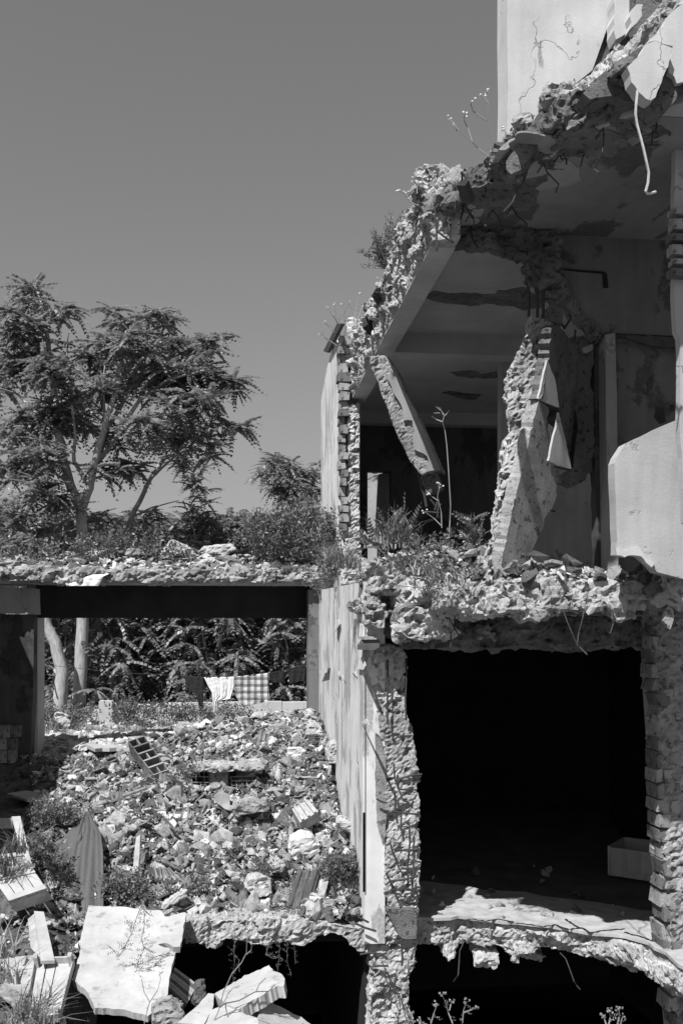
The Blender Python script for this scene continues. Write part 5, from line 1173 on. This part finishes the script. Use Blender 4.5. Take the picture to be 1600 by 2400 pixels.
tree('tree_of_heaven', 'small round leafy tree standing left of the tall house wall', 30.0,
     [([(690, 1640), (692, 1400), (695, 1230), (690, 1150)], .10, .05), ([(690, 1150), (660, 1110), (640, 1070)], .04, .015), ([(690, 1160), (720, 1110), (730, 1070)], .04, .015)],
     [(650, 1075, 52, 32), (625, 1105, 42, 30), (600, 1090, 26, 22), (660, 1140, 40, 26), (640, 1060, 36, 24), (710, 1090, 40, 26), (680, 1115, 50, 30), (665, 1080, 40, 28), (700, 1150, 42, 26), (725, 1085, 28, 26), (730, 1125, 24, 26), (715, 1180, 30, 22)], 15, None, .85)
tree('tree_of_heaven', 'crooked bare stemmed tree at the left edge of the opening', 22.0,
     [([(135, 1640), (140, 1590), (143, 1540), (128, 1480), (108, 1440), (95, 1380), (60, 1250)], .17, .10), ([(143, 1560), (120, 1535), (85, 1520)], .05, .02), ([(60, 1250), (40, 1170), (20, 1120)], .06, .02)],
     [(40, 1200, 50, 30), (0, 1160, 40, 30), (100, 1230, 45, 26), (50, 1240, 40, 25)], 12, None, .8)
# shrubs that close the view behind the yard, one by one
def shrub(x, Y, y0, y1, rx, label, n):
    b = at(x, 1640, Y); t = empty('sumac_shrub', (b.x, b.y, 1.0), label, 'shrub', 'shrubs behind the yard')
    B = Batch(); mb = MB()
    for k in range(5):
        q = at(x + pr.uniform(-.7, .7) * rx, y0 + (y1 - y0) * pr.uniform(.0, .5), Y + pr.uniform(-.6, .6)); mb.tube([(b.x + pr.uniform(-.3, .3), b.y, .9), ((b.x + q.x) / 2, b.y, q.z * .6), q], .04, 5, .012)
    mb.build('stems', M['bark'], t)
    for k in range(n):
        px_ = x + pr.uniform(-1, 1) * rx; py_ = y0 + (y1 - y0) * pr.random()
        rosette(B, at(px_, py_, Y + pr.gauss(0, .55)), 7, FRB, .72, .0)
    B.build('foliage', M['leaf'], t)
for i, (x, Y, y0, y1, rx, n) in enumerate([(140, 24.5, 1190, 1640, 90, 70), (260, 23.5, 1210, 1630, 80, 80), (370, 24.2, 1235, 1630, 80, 85), (480, 23.4, 1260, 1625, 80, 85), (590, 24.3, 1260, 1625, 80, 85), (690, 23.6, 1255, 1620, 75, 80), (60, 25, 1210, 1640, 70, 50), (770, 24.5, 1300, 1620, 60, 45), (868, 27, 1075, 1640, 40, 70)]):
    shrub(x, Y, y0, y1, rx, ['feathery shrub at the left, in front of the forked trunk', 'feathery shrub just right of the forked trunk', 'feathery shrub below the two white slabs of the roof, left one', 'feathery shrub behind the black garment on the line', 'feathery shrub behind the plaid blanket', 'feathery shrub behind the black cloths by the pilaster', 'feathery shrub half hidden by the left frame pier', 'feathery shrub half hidden by the pilaster', 'feathery shrub glimpsed through the back doorway of the upper room'][i], n)
# the dark wood behind them, one mass
B = Batch()
for k in range(520):
    x = pr.uniform(-150, 800); yb = pr.uniform(1235, 1640); rosette(B, at(x, yb, pr.uniform(28.5, 33)), 6, FRB, 1.5, .0)
for k in range(160):
    x = pr.uniform(-100, 640); rosette(B, at(x, pr.uniform(1180, 1250), pr.uniform(27, 31)), 6, FRB, 1.0, .1)
tag(B.build('woodland', M['leaf'], None), kind='stuff')

# ---- leafy weeds and grass
def weed_bush(name, pts, Y, label, n, m='leaf2', protos=None, sc=1.0, depth=.25, cat='plant', stems=True, group=None):
    """pts: ellipses in the photo (x, y, rx, ry); small leaved bush filling them"""
    c0 = at(pts[0][0], pts[0][1] + pts[0][3], Y); t = empty(name, c0, label, cat, group); B = Batch(); mb = MB()
    for (x, y, rx, ry) in pts:
        for k in range(n):
            a = pr.uniform(0, 6.28); r = math.sqrt(pr.random())
            q = at(x + math.cos(a) * r * rx, y + math.sin(a) * r * ry, Y + pr.uniform(-1, 1) * depth)
            B.put(pr.choice(protos or SPG), q, pr.uniform(0, 6.28), pr.uniform(.1, 1.4), pr.uniform(0, 3), sc * pr.uniform(.7, 1.2))
            if k % 5 == 0 and stems: mb.tube([at(x + pr.uniform(-.3, .3) * rx, y + ry, Y), q], .006, 3, .002)
    B.build('foliage', M[m], t)
    if stems: tag(mb.build('stems', M['dry'], t), kind='stuff')
    return t
weed_bush('roof_shrub', [(620, 1245, 55, 42), (690, 1240, 60, 55), (655, 1210, 50, 28), (735, 1260, 40, 50), (590, 1230, 30, 30), (700, 1195, 40, 20)], 15.0, 'twiggy small leaved shrub on the low roof against the house wall', 95, 'leaf2', None, 1.3, .5, 'shrub')
weed_bush('roof_weed', [(40, 1290, 40, 26), (100, 1275, 40, 20), (15, 1310, 30, 20), (190, 1270, 30, 18), (240, 1265, 30, 20)], 14.9, 'low weeds growing at the left end of the low roof', 45, 'leaf2', None, 1.2, .3)
weed_bush('roof_weed', [(330, 1265, 35, 18), (280, 1255, 25, 20), (400, 1285, 25, 12)], 15.2, 'low weeds beside the brick block in the middle of the low roof', 40, 'leaf2', None, 1.2, .3)
weed_bush('hanging_weed', [(740, 1360, 12, 22), (750, 1330, 20, 15)], 14.2, 'weed tuft hanging from the roof edge at the pilaster', 40, 'leaf2', None, .8, .1)
weed_bush('yard_weed', [(320, 1655, 45, 26), (380, 1645, 50, 22), (290, 1640, 30, 24), (440, 1650, 45, 20)], 19.0, 'feathery weeds growing before the low wall', 75, 'leaf2', None, 1.3, .4)
weed_bush('yard_weed', [(180, 1655, 30, 22), (110, 1660, 25, 22), (150, 1680, 40, 14)], 19.2, 'weeds round the boulder at the left of the yard', 60, 'leaf2', None, 1.3, .4)
weed_bush('yard_weed', [(490, 1645, 35, 18), (550, 1655, 30, 10)], 19.6, 'dark weeds under the white cloth by the low wall', 60, 'leaf', None, 1.3, .3)
weed_bush('bushy_weed', [(790, 2040, 45, 50), (770, 2010, 30, 30), (820, 2060, 28, 40), (800, 2000, 25, 22)], 10.0, 'bushy dark weed low on the rubble slope beside the peeling wall', 75, 'leaf2', None, .8, .15)
weed_bush('bushy_weed', [(290, 2040, 48, 38), (260, 2060, 30, 25), (320, 2070, 30, 22)], 9.8, 'dense leafy weed between the draped blanket and the white bars', 90, 'leaf2', None, .75, .15)
weed_bush('bushy_weed', [(100, 1880, 28, 28), (120, 1900, 28, 24), (150, 1880, 24, 18)], 11.0, 'fine leaved weed at the edge of the shade by the left pier', 85, 'leaf2', None, .7, .15)
weed_bush('bushy_weed', [(90, 1960, 22, 28), (120, 1985, 25, 28), (130, 2040, 24, 34), (115, 2090, 20, 24), (150, 2080, 18, 20)], 9.9, 'broad leaved weeds between the upturned crate and the blanket', 55, 'leaf2', FRS, .42, .2)
weed_bush('slope_weed', [(450, 2040, 40, 22), (620, 2060, 35, 26), (600, 2010, 26, 20), (660, 2090, 26, 20)], 10.0, 'thin weeds in the lower middle of the rubble slope', 40, 'leaf2', None, .7, .15)
weed_bush('slope_weed', [(380, 2110, 20, 26), (395, 2060, 18, 22), (430, 1780, 30, 20)], 9.8, 'weeds at the right corner of the large white slab', 35, 'leaf2', None, .7, .1)
def vine(name, paths, Y, label, r=.004, leafsc=.30, step=7, flow=0, m='leaf2', cat='vine'):
    b = at(*paths[0][0], Y); t = empty(name, b, label, cat); mb = MB(); B = Batch(); fl = MB()
    for p in paths:
        q = [at(x, y, Y + .02 * math.sin(i * 1.7)) for i, (x, y) in enumerate(p)]
        mb.tube(q, r, 4, r * .5)
        for i in range(len(p) - 1):
            L = math.hypot(p[i + 1][0] - p[i][0], p[i + 1][1] - p[i][1]); k = max(1, int(L / step))
            for j in range(k):
                if leafsc > 0: B.put(pr.choice(SPG), q[i].lerp(q[i + 1], (j + .5) / k), pr.uniform(0, 6.28), pr.uniform(-.5, .8), pr.uniform(0, 3), leafsc * pr.uniform(.6, 1.2))
        if flow:
            c = q[-1]
            for a in range(flow):
                d = Vector((pr.uniform(-1, 1), pr.uniform(-1, 1), pr.uniform(-.6, 1))) * .022
                fl.lump([c[k] + d[k] - .007 for k in range(3)], [c[k] + d[k] + .007 for k in range(3)])
    mb.build('stem', M['dry'] if leafsc < .2 else M[m], t)
    if B.V: B.build('leaves', M[m], t)
    if fl.v: tag(fl.build('flower_heads', M['flower'] if flow < 4 else M['dry'], t), kind='stuff')
    return t
wv = 8.5
vine('trailing_vine', [R('s3', (1030, 720), (1000, 800), (970, 900), (930, 980), (900, 1020), (960, 1020)), R('s3', (1060, 760), (1060, 850), (1040, 950), (1060, 1020), (1020, 1100), (1000, 1190), (960, 1280), (900, 1360), (910, 1450), (960, 1490)), R('s3', (1070, 740), (1100, 770), (1130, 780)), R('s3', (960, 900), (970, 830), (930, 815)), R('s3', (930, 990), (870, 1080), (835, 1030), (805, 1000)), R('s3', (1060, 1010), (1130, 1050)), R('s3', (980, 1220), (1030, 1310), (1010, 1330))], 8.25, 'trailing leafy vine hanging across the large white slab', .004, .34, 5)
vine('hanging_vine', [R('s4', (470, 880), (470, 960), (465, 1040), (470, 1120), (455, 1200), (460, 1260)), R('s4', (470, 1060), (500, 1100), (505, 1190)), R('s4', (440, 1030), (480, 1010))], 9.3, 'leafy vine hanging into the hole at the left of the torn slab edge', .004, .22, 6)
vine('hanging_vine', [R('s4', (720, 880), (720, 980), (700, 1060), (750, 1090), (800, 1080)), R('s4', (790, 900), (800, 1000), (795, 1090), (785, 1190)), R('s4', (770, 800), (760, 900), (780, 1000))], 9.3, 'thick leafy vine hanging from the middle of the torn slab edge', .004, .26, 4)
vine('hanging_vine', [R('s4', (850, 900), (855, 1010), (855, 1110), (885, 1220)), R('s4', (900, 940), (910, 1030), (915, 1130))], 9.3, 'twin thin vine strands hanging right of the thick vine', .003, .20, 6)
vine('bare_stem', [R('s4', (310, 1568), (350, 1480), (390, 1330), (450, 1200), (520, 1120), (555, 1050), (560, 960), (575, 890)), R('s4', (555, 1060), (590, 1030), (600, 960)), R('s4', (360, 1450), (400, 1420), (500, 1400), (620, 1335), (720, 1330), (770, 1280)), R('s4', (630, 1330), (650, 1280), (700, 1230)), R('s4', (400, 1420), (410, 1480), (430, 1568)), R('s4', (395, 1410), (420, 1350), (455, 1310))], 7.3, 'long bare stem arching up before the broken trough', .006, .12, 40)
vine('bare_stem', [R('s3', (1060, 1568), (1080, 1480), (1100, 1410), (1160, 1320), (1180, 1240), (1170, 1185)), R('s3', (1100, 1410), (1060, 1340), (1040, 1240)), R('s3', (1180, 1200), (1200, 1185))], 7.5, 'forked bare stem with buds in front of the large white slab', .005, .14, 40)
def flowers(name, paths, Y, label, fl=3, r=.004, cat='wildflower', leafsc=.0):
    return vine(name, paths, Y, label, r, leafsc, 12, fl, 'dry', cat)
flowers('dry_flower', [R('r3', (325, 1040), (300, 960), (260, 780), (268, 690), (230, 632)), R('r3', (295, 1055), (200, 990), (160, 945), (70, 870), (10, 790)), R('r3', (160, 945), (130, 850), (105, 800), (110, 760)), R('r3', (255, 800), (165, 740), (150, 690), (165, 670)), R('r3', (265, 690), (258, 600)), R('r3', (60, 870), (40, 820)), R('r3', (395, 950), (375, 860))], 7.9, 'tall dry flower stalks on the upper roof edge beside the white tower wall', 3, .006)
flowers('dry_flower', [R('r2', (800, 230), (745, 210), (700, 150), (660, 130)), R('r2', (790, 150), (785, 90), (770, 60)), R('r2', (745, 210), (742, 180)), R('r2', (715, 170), (715, 145)), R('r2', (788, 90), (800, 75))], 8.3, 'small dry flower stalks at the top of the sloping beam', 3, .005)
flowers('dry_flower', [R('r2', (905, 140), (910, 60), (905, 10)), R('r2', (905, 100), (880, 70), (870, 45)), R('r2', (935, 130), (940, 60)), R('r2', (900, 80), (895, 65))], 8.1, 'thin dry flower stalk upright on the slab corner', 3, .005)
flowers('dry_flower', [R('r2', (300, 1130), (250, 1000), (190, 910)), R('r2', (280, 1100), (210, 1050), (170, 1010)), R('r2', (310, 1120), (285, 1000), (280, 890)), R('r2', (320, 1100), (300, 960), (345, 870)), R('r2', (370, 1050), (375, 940), (405, 820)), R('r2', (390, 1000), (420, 910)), R('r2', (260, 1170), (200, 1130), (135, 1090)), R('r2', (250, 1000), (238, 890)), R('r2', (330, 1150), (330, 1060))], 14.2, 'bunch of dry flower stalks on top of the wall end beside the flashing', 3, .009, 'wildflower', .4)
flowers('dry_flower', [R('s5', (410, 980), (425, 930), (440, 890)), R('s5', (510, 980), (490, 930), (480, 890), (462, 850)), R('s5', (555, 980), (560, 920), (575, 880)), R('s5', (560, 930), (615, 910)), R('s5', (495, 920), (505, 880)), R('s5', (330, 980), (318, 940)), R('s5', (395, 985), (350, 970))], 7.0, 'budding stalks at the foot of the picture before the right hand black hole', 5, .006, 'wildflower', .25)
flowers('dry_flower', [R('s5', (1225, 990), (1235, 950), (1230, 925)), R('s5', (1215, 985), (1200, 940)), R('s5', (1265, 990), (1275, 950), (1275, 915)), R('s5', (1280, 985), (1290, 950))], 7.0, 'pale bud tips at the bottom right corner', 5, .007, 'wildflower', .25)
flowers('tall_stalk', [R('r5', (1060, 1640), (1070, 1500), (1075, 1380), (1060, 1120), (1045, 900), (1030, 780), (1010, 710), (1025, 660), (1000, 620), (985, 590)), R('r5', (1010, 710), (960, 690), (925, 665)), R('r5', (1020, 670), (1050, 640), (1065, 620)), R('r5', (1000, 620), (960, 590)), R('r5', (990, 640), (940, 640)), R('r5', (1010, 650), (1035, 660), (1045, 655))], 8.6, 'single tall thin stalk with a curled dry tip on the middle floor', 0, .007, 'stalk')
flowers('dry_flower', [R('r5', (1005, 1560), (1000, 1430), (970, 1310), (985, 1240), (1000, 1228)), R('r5', (975, 1340), (930, 1310), (905, 1295)), R('r5', (985, 1250), (978, 1210)), R('r5', (1000, 1540), (940, 1480), (870, 1430))], 8.7, 'white flowered stalk between the hanging beam and the tall thin stalk', 3, .006)
flowers('dry_flower', [R('r5', (1130, 1960), (1050, 1800), (980, 1690), (930, 1640)), R('r5', (1060, 2080), (940, 2050), (870, 1900), (800, 1780)), R('r5', (940, 2050), (750, 2030), (560, 2010)), R('r5', (1000, 1780), (1080, 1840), (1130, 1900))], 8.2, 'tangle of thin bare twigs lying over the torn edge of the middle floor', 0, .006, 'twigs')
# conifer like weed on the sloping beam: dense needled plumes
def plume_bush(name, plumes, Y, label):
    t = empty(name, at(*plumes[0][0], Y), label, 'plant'); B = Batch(); mb = MB()
    for a, b_, w in plumes:
        p0, p1 = at(*a, Y), at(*b_, Y + pr.uniform(-.2, .2)); mb.tube([p0, p1], .012, 4, .004); L = (p1 - p0).length
        n = int(L / .011)
        for k in range(n):
            u = (k + pr.random()) / n; d = (p1 - p0).normalized(); s = (w * Y / F) * (1.15 - .8 * u)
            B.put(pr.choice(SPG), p0.lerp(p1, u), pr.uniform(0, 6.28), math.asin(max(-1, min(1, d.z * .6 + .3))) + pr.uniform(-.3, .3), pr.uniform(0, 3), s / .22 * pr.uniform(1.2, 1.9))
    B.build('foliage', M['leaf2'], t); mb.build('stems', M['bark'], t); return t
plume_bush('plumed_weed', [(a[0], a[1], w) for a, w in [(R('r2', (600, 680), (605, 290)), 22), (R('r2', (600, 660), (490, 390)), 22), (R('r2', (590, 640), (395, 545)), 20), (R('r2', (590, 650), (420, 640)), 18), (R('r2', (620, 650), (650, 430)), 24), (R('r2', (560, 620), (540, 470)), 24), (R('r2', (640, 500), (705, 265)), 16), (R('r2', (690, 420), (740, 300)), 14), (R('r2', (590, 700), (570, 600)), 20)]], 10.6, 'dense plumed evergreen weed growing out of the sloping beam')
# grass tufts
def grass(name, spots, Y, label, n, h, lean=.35, m='dry', cat='grass tuft', group=None):
    t0 = at(spots[0][0], spots[0][1], Y); V, T = [], []
    for (x, y, r) in spots:
        for k in range(n):
            p = at(x + pr.uniform(-r, r), y + pr.uniform(-3, 3), Y + pr.uniform(-.12, .12)); hh = h * pr.uniform(.5, 1.15); a = pr.uniform(0, 6.28); l = lean * pr.uniform(.3, 1.6); w = .005 + .004 * pr.random()
            q = Vector((-math.sin(a), math.cos(a), 0)) * w; d = Vector((math.cos(a), math.sin(a), 0)); b = len(V)
            for i in range(4):
                u = i / 3; c = p + d * (l * hh * u * u) + Vector((0, 0, hh * (u - .35 * l * u * u)))
                V += [(c - q * (1 - u * .9))[:], (c + q * (1 - u * .9))[:]]
            for i in range(3): T += [(b + 2 * i, b + 2 * i + 1, b + 2 * i + 3), (b + 2 * i, b + 2 * i + 3, b + 2 * i + 2)]
    return tag(link_mesh(name, V, None, M[m], None, False, tris=T), label, cat, group)
grass('grass_tuft', [(x, 1258, 14) for x in (845, 870, 900, 930, 955)], 9.4, 'dry grass on the middle floor right of the torn wall post', 16, .22, .9)
grass('tall_grass', [(905, 1240, 14), (930, 1245, 16), (885, 1250, 14)], 9.0, 'tall leaning grass blades on the middle floor under the hanging beam', 13, .42, .9)
grass('grass_tuft', [(x, 1290 + 14 * (i % 2), 14) for i, x in enumerate((755, 775, 795, 815, 760, 790))], 9.6, 'straw coloured grass on the ledge at the foot of the upper wall', 36, .24, .9)
grass('grass_tuft', [(x, 1320 + 10 * (i % 3), 16) for i, x in enumerate((960, 1000, 1040, 1080, 1020, 1060))], 8.0, 'thin dry grass along the torn edge left of the leaning wall piece', 12, .18, .9)
grass('grass_tuft', [(30 * i - 20, 1300 + 8 * (i % 3), 16) for i in range(9)], 14.6, 'dry grass along the left end of the low roof', 40, .25, .6)
grass('grass_tuft', [(x, 1320, 16) for x in (560, 610, 660, 700, 735)], 14.5, 'dry grass under the shrub on the low roof', 40, .22, .7)
grass('grass_tuft', [(x, 1685 + 6 * (i % 3), 20) for i, x in enumerate(range(110, 470, 30))], 18.0, 'grass along the yard before the low wall', 40, .35, .5)
grass('grass_tuft', [(10, 1990, 25), (40, 1960, 20), (0, 2010, 20)], 9.3, 'dark grass bent over the upturned crate', 40, .35, .9, 'leaf2')
grass('grass_tuft', [(20, 2260, 30), (60, 2330, 30), (10, 2200, 25), (40, 2370, 30), (100, 2365, 25)], 7.4, 'grass blades at the bottom left corner of the picture', 40, .32, .9, 'dry')
weed_bush('small_sapling', [(1085, 1205, 14, 14), (1075, 1230, 16, 12), (1095, 1240, 16, 12)], 8.6, 'small feathery sapling left of the leaning wall piece', 10, 'leaf2', FRS, .35, .05)
weed_bush('ledge_weed', [(1000, 1310, 40, 20), (1050, 1320, 36, 22), (940, 1300, 30, 14), (980, 1340, 30, 14)], 8.3, 'low leafy weeds among the lumps on the middle floor edge', 18, 'leaf2', None, .7, .15)
weed_bush('ledge_weed', [(765, 1265, 14, 50), (770, 1300, 22, 25), (755, 1220, 8, 30)], 12.0, 'dark climbing weed at the foot of the upper house wall', 55, 'leaf2', None, .8, .15)

weed_bush('leafy_weed', [(900, 1235, 22, 28), (930, 1225, 18, 36), (870, 1245, 18, 18)], 9.0, 'broad leaved weed on the middle floor below the hanging beam', 14, 'leaf2', FRS, .5, .1)
weed_bush('leafy_weed', [(960, 1265, 30, 16), (1020, 1255, 26, 14), (1100, 1265, 16, 22)], 8.7, 'leafy weeds between the stone lumps left of the leaning wall piece', 18, 'leaf2', None, .75, .12)
